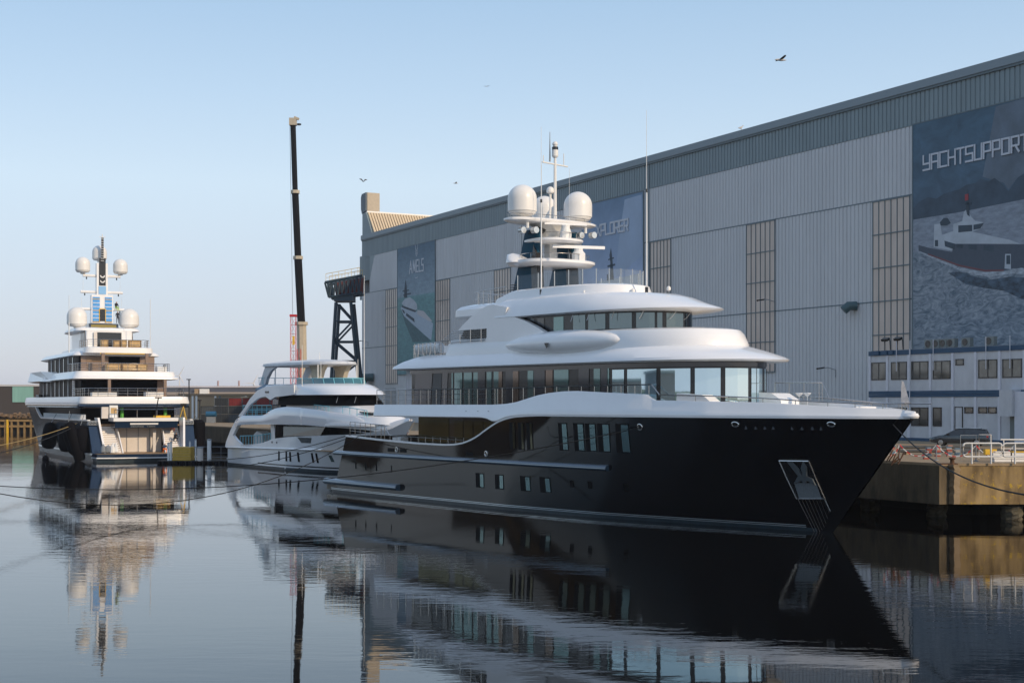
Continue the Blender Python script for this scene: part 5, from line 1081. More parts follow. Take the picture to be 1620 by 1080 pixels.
tier2('sky_bulwark', 11.2, 60, 6.5, 46, [(9.95, .4, .6, .4), (10.05, -.4, 0, -.25), (10.25, -.35, 0, -.2), (10.4, .1, 0, .05), (11.0, .3, .4, .2), (11.05, .7, 1, .5)])
house2('sky_lounge', 17.5, 50, 4.9, 42, 11.0, 13.2)
tier2('bridge_brow', 17.2, 55, 5.6, 42, [(13.1, .3, .5, .4), (13.2, -.1, 0, -.1), (13.4, 0, .2, .0), (13.75, .3, 1.0, .4)])
tier2('bridge_bulwark', 15.6, 44, 4.5, 30, [(13.45, .5, .5, .4), (13.5, 0, 0, 0), (14.2, .05, .2, .1), (14.3, .4, .6, .4)])
house2('bridge_house', 23, 40, 3.1, 32, 14.2, 16.7, white)
tier2('top_roof', 23.5, 40, 4.25, 30, [(16.6, .5, 1, .5), (16.75, -.1, 0, -.1), (17.05, 0, .2, 0), (17.2, .4, 1, .4)])
MB().prism([(30, 6.5, 9.9), (34, 7.6, 10.0), (44, 7.7, 10.0), (48, 6.4, 9.9), (48, 6.2, 11.3), (44, 7.3, 11.35), (34, 7.3, 11.35), (30, 6.3, 11.2)], (0, -.6, 0)).build('wing_station', white, ly, smooth=0)
MB().prism([(45, 6.2, 6.9), (58, 3.4, 6.9), (62, .5, 6.9), (62, .5, 8.2), (58, 3.6, 8.2), (45, 6.4, 8.2)], (0, -.4, 0)).build('bow_bulwark', white, ly, smooth=0)
# vertical shiny panels along the port side, pillars, doors and furniture
for x0, z0, z1, n_, h in ((19, 7.85, 9.95, 8, 5.42), (22, 11.1, 13.1, 6, 4.92)):
    for k in range(n_): MB().bx(x0+k*3.6, x0+k*3.6+.5, h, h+.03, z0, z1).build('side_panel', white2 if k % 2 else glassg, ly, smooth=0)
MB().bx(16.5, 18.2, 5.6, 5.66, 7.9, 9.9).build('side_door', white2, ly, smooth=0)
for z in [8.0+.25*k for k in range(8)]: MB().bx(16.8, 17.9, 5.67, 5.70, z, z+.12).build('louvre', blackp, ly, smooth=0)
for y in (2.6, -4.4): MB().bx(9.2, 9.6, y-.18, y+.18, 7.85, 9.95).build('pillar', brown, ly, smooth=0)
for y in (2.4, -3.2): MB().bx(14.4, 14.8, y-.2, y+.2, 11.0, 13.45).build('pillar', brown, ly, smooth=0)
for y in (1.4, -4.0): MB().tube([(7.5, y, 4.3), (7.5, y, 6.4)], .22, 8).build('wrapped_pillar', green, ly); MB().tube([(7.5, y, 4.3), (7.5, y, 5.0)], .26, 8).build('pillar_foot', crm, ly)
MB().bx(7.4, 7.5, -4, 2, 4.95, 5.05).build('green_tape', green, ly, smooth=0)
MB().bx(12.9, 12.97, -5.2, -4.2, 7.85, 9.9).build('tan_screen', brown, ly, smooth=0); MB().bx(17.3, 17.45, -4.8, -2.9, 11.1, 13.1).build('tan_screen', brown, ly, smooth=0)
MB().bx(17.3, 17.4, 1.2, 4.7, 11.1, 13.1).build('shutter', brown, ly, smooth=0)
for z in [11.2+.2*k for k in range(9)]: MB().bx(17.2, 17.3, 1.9, 4.0, z, z+.06).build('shutter_slat', teak, ly, smooth=0)
MB().bx(22.9, 22.98, -1.6, 1.6, 14.4, 16.5).build('aft_door', glassd, ly, smooth=0); MB().bx(22.7, 22.9, 1.65, 2.1, 14.3, 16.5).build('door_jamb', crm, ly, smooth=0)
MB().prism([(23.0, -3.15, 14.4), (25.5, -3.15, 14.4), (25.5, -3.15, 16.6), (23.4, -3.15, 16.6)], (0, -.05, 0)).build('side_glass', blackp, ly, smooth=0); MB().prism([(23.0, 3.15, 14.4), (26.5, 3.15, 14.4), (26.5, 3.15, 16.6), (23.4, 3.15, 16.6)], (0, .05, 0)).build('side_glass', blackp, ly, smooth=0)
MB().bx(15.5, 15.6, -3.2, 2.6, 13.35, 13.46).build('yellow_tape', yellow, ly, smooth=0)
for P, hs in (([(15, 6.0, 7.8), (7.0, 5.9, 7.8), (6.3, 5.0, 7.8), (6.2, 0, 7.8), (6.3, -5.2, 7.8), (7, -6.4, 7.8), (11, -6.5, 7.8)], [1.0, .7, .35]), ([(20, 5.9, 11.05), (13, 5.6, 11.05), (12.2, 4.8, 11.05), (12.0, 0, 11.05), (12.2, -4.8, 11.05), (13, -5.8, 11.05), (17, -5.9, 11.05)], [1.0, .75, .5, .25]), ([(22, 4.1, 14.28), (16.9, 3.9, 14.28), (16.2, 3.2, 14.28), (16.1, 0, 14.28), (16.2, -3.2, 14.28), (17, -4.0, 14.28), (20, -4.1, 14.28)], [.95, .65, .35])):
    MB().rail(P, hs, 1.2, .04).build('deck_rail', steel, ly)
ML = Matrix.Translation(LL) @ Matrix.Rotation(LA, 4, 'Z')
def lthing(nm, x, y, z, lab, cat, group=None): return empty(nm, ML @ Vector((x, y, z)), LA, lab, cat, group)
k = 0
labs = ['wide plywood crate on the middle open deck, left of its pillar', 'long plywood crate in the centre of the middle open deck', 'plywood crate at the right of the long one on the middle open deck', 'leftmost plywood crate on the top open deck', 'second plywood crate on the top open deck', 'third plywood crate on the top open deck', 'broad plywood crate at the right of the top open deck']
for x, y0, y1, z, h in ((13.2, 2.2, .4, 11.08, .95), (13.2, .2, -1.6, 11.08, .95), (13.2, -1.7, -3.0, 11.08, .95), (17.4, 2.1, 1.2, 14.3, .95), (17.4, .5, -.3, 14.3, .9), (17.4, -.45, -1.2, 14.3, .95), (17.4, -1.5, -3.1, 14.3, .95)):
    t = lthing('crate', x, 0, z, labs[k], 'crate', 'plywood crates on the left superyacht'); k += 1
    MB().bx(0, .9, y0, y1, .08, h).build('crate_body', crate_m, t, smooth=0); mb = MB()
    for yy in (y0-.05, y1+.05): mb.bx(-.04, 0, yy-.05, yy+.05, .08, h)
    mb.bx(-.05, 0, y0, y1, h-.1, h); mb.bx(-.05, 0, y0, y1, .08, .18); mb.build('batten', jm, t, smooth=0)
MB().bx(19, 20.4, -3.4, -2.4, 14.3, 15.0).build('sun_lounge', teak, ly, smooth=0)
MB().bx(7.6, 9.0, -3.8, -1.6, 7.85, 8.35).bx(7.6, 9.0, 2.0, 5.0, 7.85, 8.3).build('deck_sofa', white2, ly, smooth=0); MB().bx(12.8, 14.2, -5.4, -4.2, 11.1, 11.7).build('deck_sofa', white2, ly, smooth=0)
# mast
MB().bx(28, 29.2, -1.45, 1.45, 18.0, 21.9).build('mast_base', white, ly, smooth=0); MB().bx(27.0, 29.5, -2.0, 2.0, 17.2, 17.9).build('mast_plinth', navy2, ly, smooth=0); MB().bx(26.98, 27, -1.7, 1.7, 17.2, 17.75).build('plinth_panel', mat('olive_panel', (.22, .17, .03), .4), ly, smooth=0)
for y0 in (.35, -1.3):
    MB().bx(27.93, 27.99, y0, y0+.95, 18.15, 21.6).build('blue_sheet', blue, ly, smooth=0)
    for k in range(7): MB().bx(27.88, 27.93, y0, y0+.95, 18.15+k*.52, 18.23+k*.52).build('sheet_batten', yellow if k % 3 == 0 else white2, ly, smooth=0)
mb = MB()
for y in (.42, -.42): mb.bx(27.86, 27.93, y-.04, y+.04, 18.1, 20.0)
mb.bx(27.86, 27.93, -.42, .42, 19.94, 20.02); mb.build('yellow_frame', yellow, ly, smooth=0); MB().bx(27.9, 27.98, -.36, .36, 18.3, 19.9).build('mast_door', blackp, ly, smooth=0)
MB().bx(28.0, 29.0, -.75, .75, 21.9, 26.3).build('mast_column', white, ly, smooth=0); MB().bx(27.95, 28.0, -.45, .45, 23.2, 27.0).build('mast_recess', blackp, ly, smooth=0); MB().bx(27.93, 28.0, -.5, .5, 22.0, 23.1).build('blue_cloth', mat('pale_blue_cloth', (.25, .50, .80), .7), ly, smooth=0)
for z in (23.9, 24.6): MB().tube([(27.9, .28*math.cos(a), z+.28*math.sin(a)) for a in [math.pi+k*math.pi/6 for k in range(7)]], .1, 6).build('mast_light', white2, ly)
MB().bx(27.85, 28.05, -.16, .16, 26.3, 29.8).build('top_mast', blackp, ly, smooth=0); mb = MB()
for k in range(10): mb.tube([(27.8, -.16, 26.6+k*.33), (27.7, .25, 26.6+k*.33)], .035, 4)
mb.build('mast_rungs', white2, ly); MB().tube([(28, 0, 29.7), (28, 0, 30.3)], .06, 5).tube([(28, .4, 29.9), (28, -.4, 29.9)], .05, 5).build('mast_head', white2, ly)
for z, h in ((24.55, 2.55), (22.3, 2.85), (19.95, 3.1)):
    MB().tube([(28.5, h, z), (28.5, -h, z)], .2, 8).build('spreader', white, ly)
    for y in (h*.8, -h*.8): MB().tube([(28.5, y, z), (28.5, y, z-.5)], .09, 6).build('spreader_lamp', blackp, ly); MB().tube([(28.5, y*1.1, z), (28.5, y*1.1, z+1.6)], .02, 4).build('wire_antenna', white2, ly)
dome(ly, 28.5, 2.55, 24.75, 1.0, 2.35, sm=20); dome(ly, 28.5, -2.55, 24.75, 1.0, 2.3, sm=20); dome(ly, 29.5, .1, 26.6, 1.0, 2.3, sm=20); dome(ly, 27.5, 3.5, 17.2, 1.35, 2.9, sm=20); dome(ly, 27.5, -3.55, 17.2, 1.35, 2.9, sm=20)
MB().tube([(21, 5.6, 13.6), (21, 5.6, 17.6)], .07, 5).tube([(21, 5.6, 17.5), (21, 5.6, 21.2)], .03, 4).build('whip_antenna', white2, ly); MB().tube([(18, -4.4, 14), (18, -4.4, 20.8)], .04, 4).build('whip_antenna', white2, ly)
MB().tube([(2.0, -1.5, 5.2), (1.6, -1.8, 7.6)], .07, 5).build('davit_pole', blackp, ly); MB().bx(1.4, 1.8, -2.2, -1.4, 7.55, 7.7).build('davit_head', blackp, ly, smooth=0)
MB().bx(2.1, 2.5, -3.4, -1.4, 5.2, 5.45).build('yellow_board', yellow, ly, smooth=0)
t = lthing('sign_board', 3.4, 2.6, 5.2, 'white framed notice board at the head of the port stairs', 'notice board'); MB().bx(0, .06, .1, 1.1, .0, 1.5).build('board', white2, t, smooth=0); MB().bx(-.03, -.005, .25, .95, .5, 1.2).build('notice', crate_m, t, smooth=0); MB().bx(.1, .6, 1.2, 2.0, -.1, 1.3).build('cabinet', crm, t, smooth=0)
# fenders hanging along the port quarter
for k, (x, y, z, r, h, tl, lab) in enumerate(((26, 7.3, 2.6, 1.0, 3.6, -.12, 'foremost round-bottomed black fender, hanging apart near the bow'), (12.5, 7.2, 2.6, 1.1, 3.6, 0, 'second fat black fender along the port side'), (8.3, 7.1, 2.4, 1.1, 3.8, .35, 'third black fender, overlapping the second'), (3.2, 7.0, 2.6, 1.0, 3.4, .1, 'short black fender partly behind the long slanting one'), (3.0, 7.9, 2.4, .68, 4.9, .30, 'long slanting black fender nearest the stern'))):
    t = lthing('fender', x, y, z, lab, 'fender', 'black fenders on the left superyacht'); t.rotation_euler = (0, -.05, LA); t.rotation_euler.rotate_axis('X', -tl)
    prof = [(r*.25, -h/2), (r*.7, -h/2+.12), (r*.97, -h/2+r*.55), (r, -h/2+r), (r*.98, h*.2), (r*.8, h/2-.3), (r*.35, h/2-.02), (.08, h/2)] if r > .8 else [(r*.8, -h/2), (r, -h/2+.2), (r, h/2-.5), (r*.7, h/2-.12), (.1, h/2)]
    MB().lathe((0, 0, 0), prof, 16).build('fender_body', black, t); MB().tube([(0, 0, h/2), (0, -.5, h/2+1.2)], .04, 5).build('lanyard', grey, t)
for s_ in (-1, 1): pass
t = lthing('fender', 3.5, -7.2, 2.6, 'tall black fender on the starboard quarter beside the containers', 'fender', 'black fenders on the left superyacht'); MB().lathe((0, 0, 0), [(.6, -2.3), (.85, -2), (.85, 1.9), (.5, 2.3)], 14).build('fender_body', black, t); MB().tube([(0, 0, 2.2), (0, .5, 3.0)], .04, 5).build('lanyard', grey, t)
t = lthing('equipment_pile', -.2, 4.4, .96, 'heap of white bags and hoses on the port corner of the swim platform', 'bags')
random.seed(11)
for k in range(7): MB().lathe((random.uniform(-.3, .5), random.uniform(-.8, .8), random.uniform(0, .1)), [(.15, 0), (.3, .12), (.25, .4+.5*random.random()), (.05, .9*random.random()+.5)], 8).build('bag', white2 if k % 3 else grey, t)
# buoy
t = empty('buoy', W(72, 722, 176), 0, 'small black buoy floating below the left superyacht', 'buoy'); t.location.z = .1; MB().lathe((0, 0, -.3), [(.1, 0), (.38, .15), (.42, .35), (.3, .6), (.05, .75)], 14).build('float', black, t); MB().tube([(0, 0, .4), (0, 0, .65)], .05, 5).build('ring', grey, t)
# pontoon and guide piles off the starboard quarter
pz = 165.; po = W(306, 735, pz); po.z = 0
t = empty('pontoon', po, 0, 'low dark floating pontoon with yellow steps at the left superyacht stern', 'pontoon')
MB().bx(-3.9, 5.2, -1.2, 1.2, -.3, .34).build('float', mat('pontoon_dark', (.03, .028, .025), .9, var=.5), t, smooth=0); mb = MB()
for k in range(14): mb.lathe((-3.6+k*.65, -1.25, 0), [(.28, -.2), (.3, .1), (.2, .3)], 8)
mb.build('tyre_fendering', black, t)
MB().bx(-2.2, -.1, -1.0, 1.0, .35, 1.9).build('yellow_steps', mat('steps_yellow', (.58, .36, .04), .6, var=.2), t, smooth=0); mb = MB()
for k in range(5): mb.bx(-2.2, -.1, -1.03, -1.0, .55+k*.3, .6+k*.3)
mb.build('step_edge', crate_m, t, smooth=0); mb = MB().rail([(.4, -1.0, .34), (4.8, -1.0, .34)], [1.6, .9, .4], 1.5, .03); mb.build('pontoon_rail', grey, t)
for k, (px, h, r, lab) in enumerate(((266.5, 2.2, .13, 'left post of the pair of white posts at the pontoon'), (270.5, 2.3, .13, 'right post of the pair of white posts at the pontoon'), (300.5, 2.4, .10, 'thin white post right of the yellow steps'), (309.5, 2.6, .10, 'thin white post left of the thick cream pile'), (316.5, 1.7, .36, 'thick cream pile on the pontoon'), (331, 2.6, .24, 'white pile at the right end of the pontoon'))):
    q = W(px, 735, pz-.9); q.z = .1; t = empty('pontoon_post', q, 0, lab, 'post', 'posts on the pontoon'); MB().tube([(0, 0, 0), (0, 0, h)], r, 10).build('shaft', white2 if r < .3 else crm, t); MB().lathe((0, 0, h), [(r*1.15, 0), (r*1.15, .08), (r*.3, .14)], 10).build('cap', grey, t)

# ------------------------------------------------------------------ people
def person(loc, rz, J, lab, top_m, leg_m, hat=None):
    """one continuous skinned figure; J maps joint names to local positions"""
    order = ['pelvis', 'waist', 'chest', 'neck', 'head', 'crown', 'lsh', 'lel', 'lwr', 'lha', 'rsh', 'rel', 'rwr', 'rha', 'lhip', 'lkn', 'lan', 'lto', 'rhip', 'rkn', 'ran', 'rto']
    ed = [('pelvis', 'waist'), ('waist', 'chest'), ('chest', 'neck'), ('neck', 'head'), ('head', 'crown'), ('chest', 'lsh'), ('lsh', 'lel'), ('lel', 'lwr'), ('lwr', 'lha'), ('chest', 'rsh'), ('rsh', 'rel'), ('rel', 'rwr'), ('rwr', 'rha'), ('pelvis', 'lhip'), ('lhip', 'lkn'), ('lkn', 'lan'), ('lan', 'lto'), ('pelvis', 'rhip'), ('rhip', 'rkn'), ('rkn', 'ran'), ('ran', 'rto')]
    rad = dict(pelvis=.15, waist=.14, chest=.16, neck=.06, head=.10, crown=.085, lsh=.075, rsh=.075, lel=.05, rel=.05, lwr=.034, rwr=.034, lha=.045, rha=.045, lhip=.10, rhip=.10, lkn=.065, rkn=.065, lan=.045, ran=.045, lto=.04, rto=.04)
    me = bpy.data.meshes.new('body'); me.from_pydata([J[k] for k in order], [(order.index(a), order.index(b)) for a, b in ed], [])
    o = bpy.data.objects.new('body_base', me); C.objects.link(o); m = o.modifiers.new('skin', 'SKIN'); sv = me.skin_vertices[0].data
    for i, k in enumerate(order): sv[i].radius = (rad[k], rad[k]); sv[i].use_root = (k == 'pelvis')
    s_ = o.modifiers.new('sub', 'SUBSURF'); s_.levels = 2
    dgp = bpy.context.evaluated_depsgraph_get(); dgp.update(); nm = bpy.data.meshes.new_from_object(o.evaluated_get(dgp)); bpy.data.objects.remove(o)
    nm.materials.clear(); [nm.materials.append(q) for q in (top_m, leg_m, skin)]
    hd = Vector(J['head']); hips = J['pelvis'][2]
    for p in nm.polygons:
        c_ = p.center; p.use_smooth = True
        if (c_-hd).length < .2 and c_.z > J['neck'][2]: p.material_index = 2
        elif min((c_-Vector(J[k])).length for k in ('lha', 'rha')) < .08: p.material_index = 2
        elif min((c_-Vector(J[k])).length for k in ('lkn', 'rkn', 'lan', 'ran', 'lhip', 'rhip', 'lto', 'rto')) < min((c_-Vector(J[k])).length for k in ('waist', 'chest', 'lel', 'rel', 'lsh', 'rsh')): p.material_index = 1
        else: p.material_index = 0
    t = empty('person', loc, rz, lab, 'person'); b = bpy.data.objects.new('body', nm); C.objects.link(b); b.parent = t
    if hat: MB().lathe((hd.x, hd.y, hd.z+.04), [(.15, -.02), (.135, .02), (.12, .11), (.04, .16)], 12).build('helmet', hat, t)
    return t
ST = dict(pelvis=(0, 0, .95), waist=(0, .02, 1.12), chest=(0, .02, 1.36), neck=(0, 0, 1.52), head=(0, -.02, 1.63), crown=(0, -.02, 1.73), lsh=(.2, .02, 1.42), lel=(.27, 0, 1.14), lwr=(.25, -.14, .92), lha=(.24, -.2, .85), rsh=(-.2, .02, 1.42), rel=(-.27, 0, 1.14), rwr=(-.22, -.2, .98), rha=(-.2, -.28, .95), lhip=(.1, 0, .9), lkn=(.12, -.03, .5), lan=(.12, 0, .09), lto=(.13, -.15, .04), rhip=(-.1, 0, .9), rkn=(-.13, -.05, .5), ran=(-.15, 0, .09), rto=(-.16, -.15, .04))
CR = dict(pelvis=(0, .1, .45), waist=(0, 0, .6), chest=(0, -.15, .82), neck=(0, -.27, .93), head=(0, -.34, 1.0), crown=(0, -.4, 1.08), lsh=(.2, -.16, .86), lel=(.28, -.3, .62), lwr=(.2, -.45, .42), lha=(.18, -.5, .35), rsh=(-.2, -.16, .86), rel=(-.28, -.3, .62), rwr=(-.2, -.45, .42), rha=(-.18, -.52, .36), lhip=(.11, .08, .42), lkn=(.2, -.3, .48), lan=(.18, -.05, .09), lto=(.19, -.2, .04), rhip=(-.11, .08, .42), rkn=(-.2, -.3, .48), ran=(-.18, -.05, .09), rto=(-.19, -.2, .04))
SI = dict(ST); SI.update(pelvis=(0, 0, .12), waist=(0, 0, .3), chest=(0, -.03, .54), neck=(0, -.05, .7), head=(0, -.09, .81), crown=(0, -.1, .91), lsh=(.2, -.03, .6), lel=(.26, -.1, .34), lwr=(.18, -.33, .25), lha=(.16, -.4, .24), rsh=(-.2, -.03, .6), rel=(-.26, -.1, .34), rwr=(-.18, -.33, .25), rha=(-.16, -.4, .24), lhip=(.1, 0, .1), lkn=(.12, -.42, .12), lan=(.12, -.44, -.3), lto=(.12, -.58, -.33), rhip=(-.1, 0, .1), rkn=(-.12, -.42, .12), ran=(-.13, -.44, -.3), rto=(-.13, -.58, -.33))
def lp(x, y, z): return ML @ Vector((x, y, z))
SC = 1.0
person(lp(28.3, -1.95, 20.15), LA-1.2, SI, 'worker in dark jacket sitting on the lowest mast spreader of the left yacht', dcloth, mat('hi_vis_green', (.35, .55, .05), .8))
person(lp(27.5, -2.0, 17.95), LA-1.6, ST, 'worker in dark clothes standing at the right of the blue-sheeted mast', dcloth, dcloth)
person(lp(-.4, -2.1, .96), LA+1.2, CR, 'worker in dark blue crouching on the swim platform beside the white posts', navy2, orange)
person(lp(2.3, -4.0, 2.2), LA-1.3, CR, 'worker crouching low on the starboard stairs by the yellow steps', dcloth, dcloth)
person(lp(4.0, -4.1, 3.5), LA-1.8, CR, 'worker bending higher up the starboard stairs', dcloth, orange)
# yellow machine and green net at the head of the starboard stairs
t = lthing('winch_box', 4.9, -4.2, 4.7, 'yellow box standing at the head of the starboard stairs', 'box'); MB().bx(0, .6, -.1, .9, -.3, .3).build('box_body', yellow, t, smooth=0); MB().bx(.1, .2, .1, .7, .31, .36).build('lid_handle', blackp, t, smooth=0)
t = lthing('tripod_light', 4.6, -5.6, 4.9, 'yellow and black tripod work light above the starboard stairs', 'work light'); MB().tube([(0, 0, 1.7), (0, .5, 0)], .04, 5).tube([(0, 0, 1.7), (.4, -.3, 0)], .04, 5).tube([(0, 0, 1.7), (-.4, -.3, 0)], .04, 5).build('legs', yellow, t); MB().box((0, 0, 1.85), (.2, .7, .35)).build('lamp', blackp, t, smooth=0)

# ================================================================== white motor yacht in the middle
u3 = Vector((.55, -.835)).normalized(); n3 = Vector((-.835, -.55)).normalized()
ML3, MA3 = frame(-32.5-n3.x*3.9, 161.-n3.y*3.9, u3.x, u3.y)
my = empty('motor_yacht', ML3, MA3, 'middle white motor yacht with sweeping arched side and shrink-wrapped hard top', 'motor yacht')
Y3 = Yacht([(0, 3.75), (.1, 3.9), (.55, 3.9), (.72, 3.4), (.86, 2.3), (.95, 1.1), (1, .08)], [(0, 3.6), (.15, 3.8), (.5, 3.6), (.7, 2.5), (.87, 1.1), (1, .05)], 4., lambda z: 31.2+1.0*max(-.3, z), lambda z: .1+.12*max(0, z))
T3 = [(0, 2.05), (5.3, 2.35), (8, 2.5), (10.5, 2.74), (12, 3.0), (13, 3.2), (16.2, 3.45), (23.7, 3.75), (30, 4.0), (34, 4.5), (36, 5.3)]
Y3.shell(-.5, lambda x: interp(x, T3), 90, 12).build('hull', mat('hull_white', (.70, .70, .71), .12, coat=1., bump=.03, bscale=.35), my, smooth=60)
for side in (1, -1):
    def rib3(z0, z1, off, x0, x1, m_, nm):
        lo = []; hi = []
        for i in range(51): x = lerp(x0, x1, i/50); lo.append(Y3.pt(x, z0, off, side)); hi.append(Y3.pt(x, z1, off, side))
        MB().loft([lo, hi], False, False, closed=False).build(nm, m_, my, smooth=60)
    rib3(-.2, .28, .01, .2, 30.6, boot, 'boot_topping'); rib3(.45, .58, .015, 9, 31.3, blackp, 'boot_stripe')
    Y3.strip(MB(), [(lerp(.3, 23.5, i/30), lerp(2.0, 2.35, i/30)) for i in range(31)], .2, 0, .22, side).build('rub_rail', white, my, smooth=50)
    for x in (14.2, 16.0, 16.8, 18.4, 21.0, 21.8): o = Y3.patch(MB(), [(x, .95), (x+.36, .95), (x+.53, 1.95), (x+.17, 1.95)], .02, side, 1, 2).build('hull_window', glasst2, my, smooth=60)
    for x in (24.2, 26.2, 28.4): Y3.patch(MB(), [(x, 1.15), (x+.5, 1.15), (x+.45, 1.8), (x-.05, 1.8)], .02, side, 1, 2).build('hull_window', glassg, my, smooth=60)
    Y3.patch(MB(), [(19.8, 2.95), (21.6, 2.95), (22.0, 3.5), (19.2, 3.5)], .02, side, 3, 1).build('hull_window', glassd, my, smooth=60)
    for x in (12.8, 14.0): Y3.patch(MB(), [(x, 2.75), (x+.25, 2.75), (x+.25, 2.95), (x, 2.95)], .02, side, 1, 1).build('vent_port', blackp, my)
    # sweeping side band with its aft arch, drawn as one curved solid following the beam
    def bb(x): return Y3.B(min(x, 34.5), 3.6)+.05 if x < 20 else Y3.B(min(x, 35.2), 4.)+.05
    up = [(3.0, 5.03), (4.2, 5.5), (5.0, 5.6), (10.1, 5.64), (11.2, 5.8), (12.2, 6.13), (13.2, 6.33), (14.1, 6.47), (16.2, 6.61), (19.3, 6.55), (23.7, 6.31), (27, 6.0), (29.3, 5.75), (31, 5.2), (32.7, 4.95), (33.5, 5.05), (34.3, 5.35), (35.4, 5.62), (36.0, 5.55)]
    lo_ = [(3.0, 4.25), (4.1, 4.55), (8, 4.67), (14.6, 4.75), (20.8, 4.77), (24, 4.68), (27.9, 4.55), (31, 4.4), (32.7, 4.2), (34, 4.4), (36.0, 5.3)]
    rings = []
    for i in range(100):
        x = lerp(3.0, 35.95, i/99); a, b = interp(x, lo_), interp(x, up); y = max(.06, bb(x)); th = min(.3, y*.6)
        rings.append([(x, -side*y, a), (x, -side*(y+.05), lerp(a, b, .5)), (x, -side*(y-.06), b-.06), (x, -side*(y-.12), b), (x, -side*(y-th), b), (x, -side*(y-th), a)])
    MB().loft(rings).build('side_band', MT['hull_white'], my, smooth=50)
    MB().prism([(x, -side*3.85, z) for x, z in ((-.1, 2.0), (.2, 2.6), (1.5, 3.95), (3.0, 5.06), (3.6, 5.3), (4.1, 4.6), (3.2, 4.2), (2.2, 3.4), (3.2, 2.9), (4.5, 2.45), (4.6, 2.2))], (0, side*.3, 0)).build('stern_wing', white, my, smooth=0)
    MB().prism([(x, -side*3.75, z) for x, z in ((3.4, 5.5), (5.0, 6.3), (6.7, 7.4), (8.8, 8.35), (11.0, 8.72), (13.5, 8.8), (18.2, 8.85), (18.2, 7.85), (15.5, 7.7), (13.5, 7.62), (12.2, 7.3), (11.0, 7.68), (9.9, 7.62), (8.8, 7.45), (6.8, 6.8), (4.6, 5.55))], (0, side*.25, 0)).build('roof_arch', white, my, smooth=0)
    MB().bx(11.0, 11.9, -side*3.76, -side*3.82, 8.05, 8.25).build('arch_vent', blackp, my, smooth=0)
def t3(nm, m_, zs, smooth=50, p=2.3): return stack([outline(sa, sf, h, sh, p, z, .3) for z, sa, sf, h, sh in zs]).build(nm, m_, my, smooth=smooth)
t3('main_saloon', glasst2, [(2.4, 12.0, 26.5, 3.3, 20), (4.7, 12.3, 25.0, 3.25, 20)], 30)
t3('upper_deck', white, [(4.75, 3.5, 33, 3.5, 25), (4.95, 3.5, 33, 3.5, 25)], 30)
t3('foredeck_house', white, [(4.9, 14, 34.2, 2.9, 22), (5.6, 14, 33.4, 2.8, 22), (6.0, 14, 30.0, 2.8, 22), (6.75, 14, 28.6, 2.8, 21)], 40)
t3('wheelhouse', glasst2, [(6.75, 12.8, 28.6, 3.2, 20), (7.75, 12.8, 26.6, 3.1, 20)], 30)
t3('roof', white, [(7.72, 12, 27.4, 3.3, 20), (7.8, 11, 28.2, 3.6, 20), (8.2, 10, 27.2, 3.55, 20), (8.7, 9.5, 25.8, 3.3, 19), (8.95, 9.5, 24.5, 3.0, 18)])
t3('main_deck', teak, [(2.2, .5, 30, 3.4, 22), (2.3, .5, 30, 3.4, 22)], 0)
MB().prism([(-.9, -3.2, .55), (.6, -3.6, .55), (.6, 3.6, .55), (-.9, 3.2, .55)], (0, 0, -.4)).build('swim_platform', white, my, smooth=0); MB().bx(-.2, 5.2, -3.6, -2.4, .55, .78).build('platform_side', MT['hull_white'], my, smooth=0)
# fly deck screen, tarp, hard top, poles
fs = outline(8.2, 24.6, 2.9, 17, 2.3, 8.95, .3)
mb = MB(); mb.loft([fs[12:-12], [(x-.25 if x > 17 else x, y, 9.45) for x, y, z in fs[12:-12]]], False, False, closed=False).build('fly_screen', glasst, my, smooth=60); mb = MB().tube([(x-.25 if x > 17 else x, y, 9.47) for x, y, z in fs[12:-12]], .04, 5); mb.build('screen_trim', tealrail, my)
for i in range(16, len(fs)-16, 7): x, y, z = fs[i]; MB().tube([(x, y, 8.95), (x-.25, y, 9.47)], .05, 5).build('screen_strut', tealrail, my)
t3('fly_hull', mat('slate_blue', (.10, .18, .26), .4, var=.1), [(8.3, 6.2, 12, 3.0, 8), (8.5, 6.4, 12, 3.1, 8), (9.0, 8, 12, 2.7, 9)])
wrapm = mat('shrink_wrap', (.62, .63, .64), .45, var=.14, vscale=1.2, bump=.8, bscale=2.2)
t3('hard_top', wrapm, [(10.85, 8.4, 22.0, 2.7, 16), (10.95, 8.0, 22.4, 2.9, 16), (11.2, 8.1, 22.2, 2.85, 16), (11.35, 9, 20.8, 2.3, 15), (11.5, 11, 18.6, 1.2, 14)])
for s_ in (1, -1):
    MB().prism([(x, -s_*2.6, z) for x, z in ((6.6, 8.9), (8.2, 8.95), (8.7, 9.7), (9.6, 10.4), (11, 10.86), (11, 11.0), (8.4, 11.1), (7.8, 10.4))], (0, s_*.35, 0)).build('top_arch', wrapm, my, smooth=0)
    MB().prism([(x, -s_*1.6, z) for x, z in ((17.8, 9.2), (19.4, 9.2), (20.0, 10.2), (20.8, 10.9), (17.2, 10.9), (17.8, 10.3))], (0, s_*.5, 0)).build('wrapped_leg', cover, my, smooth=0)
    MB().tube([(10.5, -s_*2.4, 9.0), (10.5, -s_*2.4, 10.9)], .06, 5).build('top_pole', white2, my); MB().tube([(20.6, -s_*2.2, 9.2), (20.6, -s_*2.2, 10.9)], .06, 5).build('top_pole', white2, my)
for x, y, z0, z1 in ((19.2, -3.3, 8.7, 12.9), (21.5, -2.3, 8.9, 11.2), (24.0, .6, 8.9, 11.4), (24.6, 1.0, 8.7, 19.8), (16.4, 0, 11.3, 12.3)): MB().tube([(x, y, z0), (x, y, z1)], .045, 5, .025).build('whip_pole', white2, my)
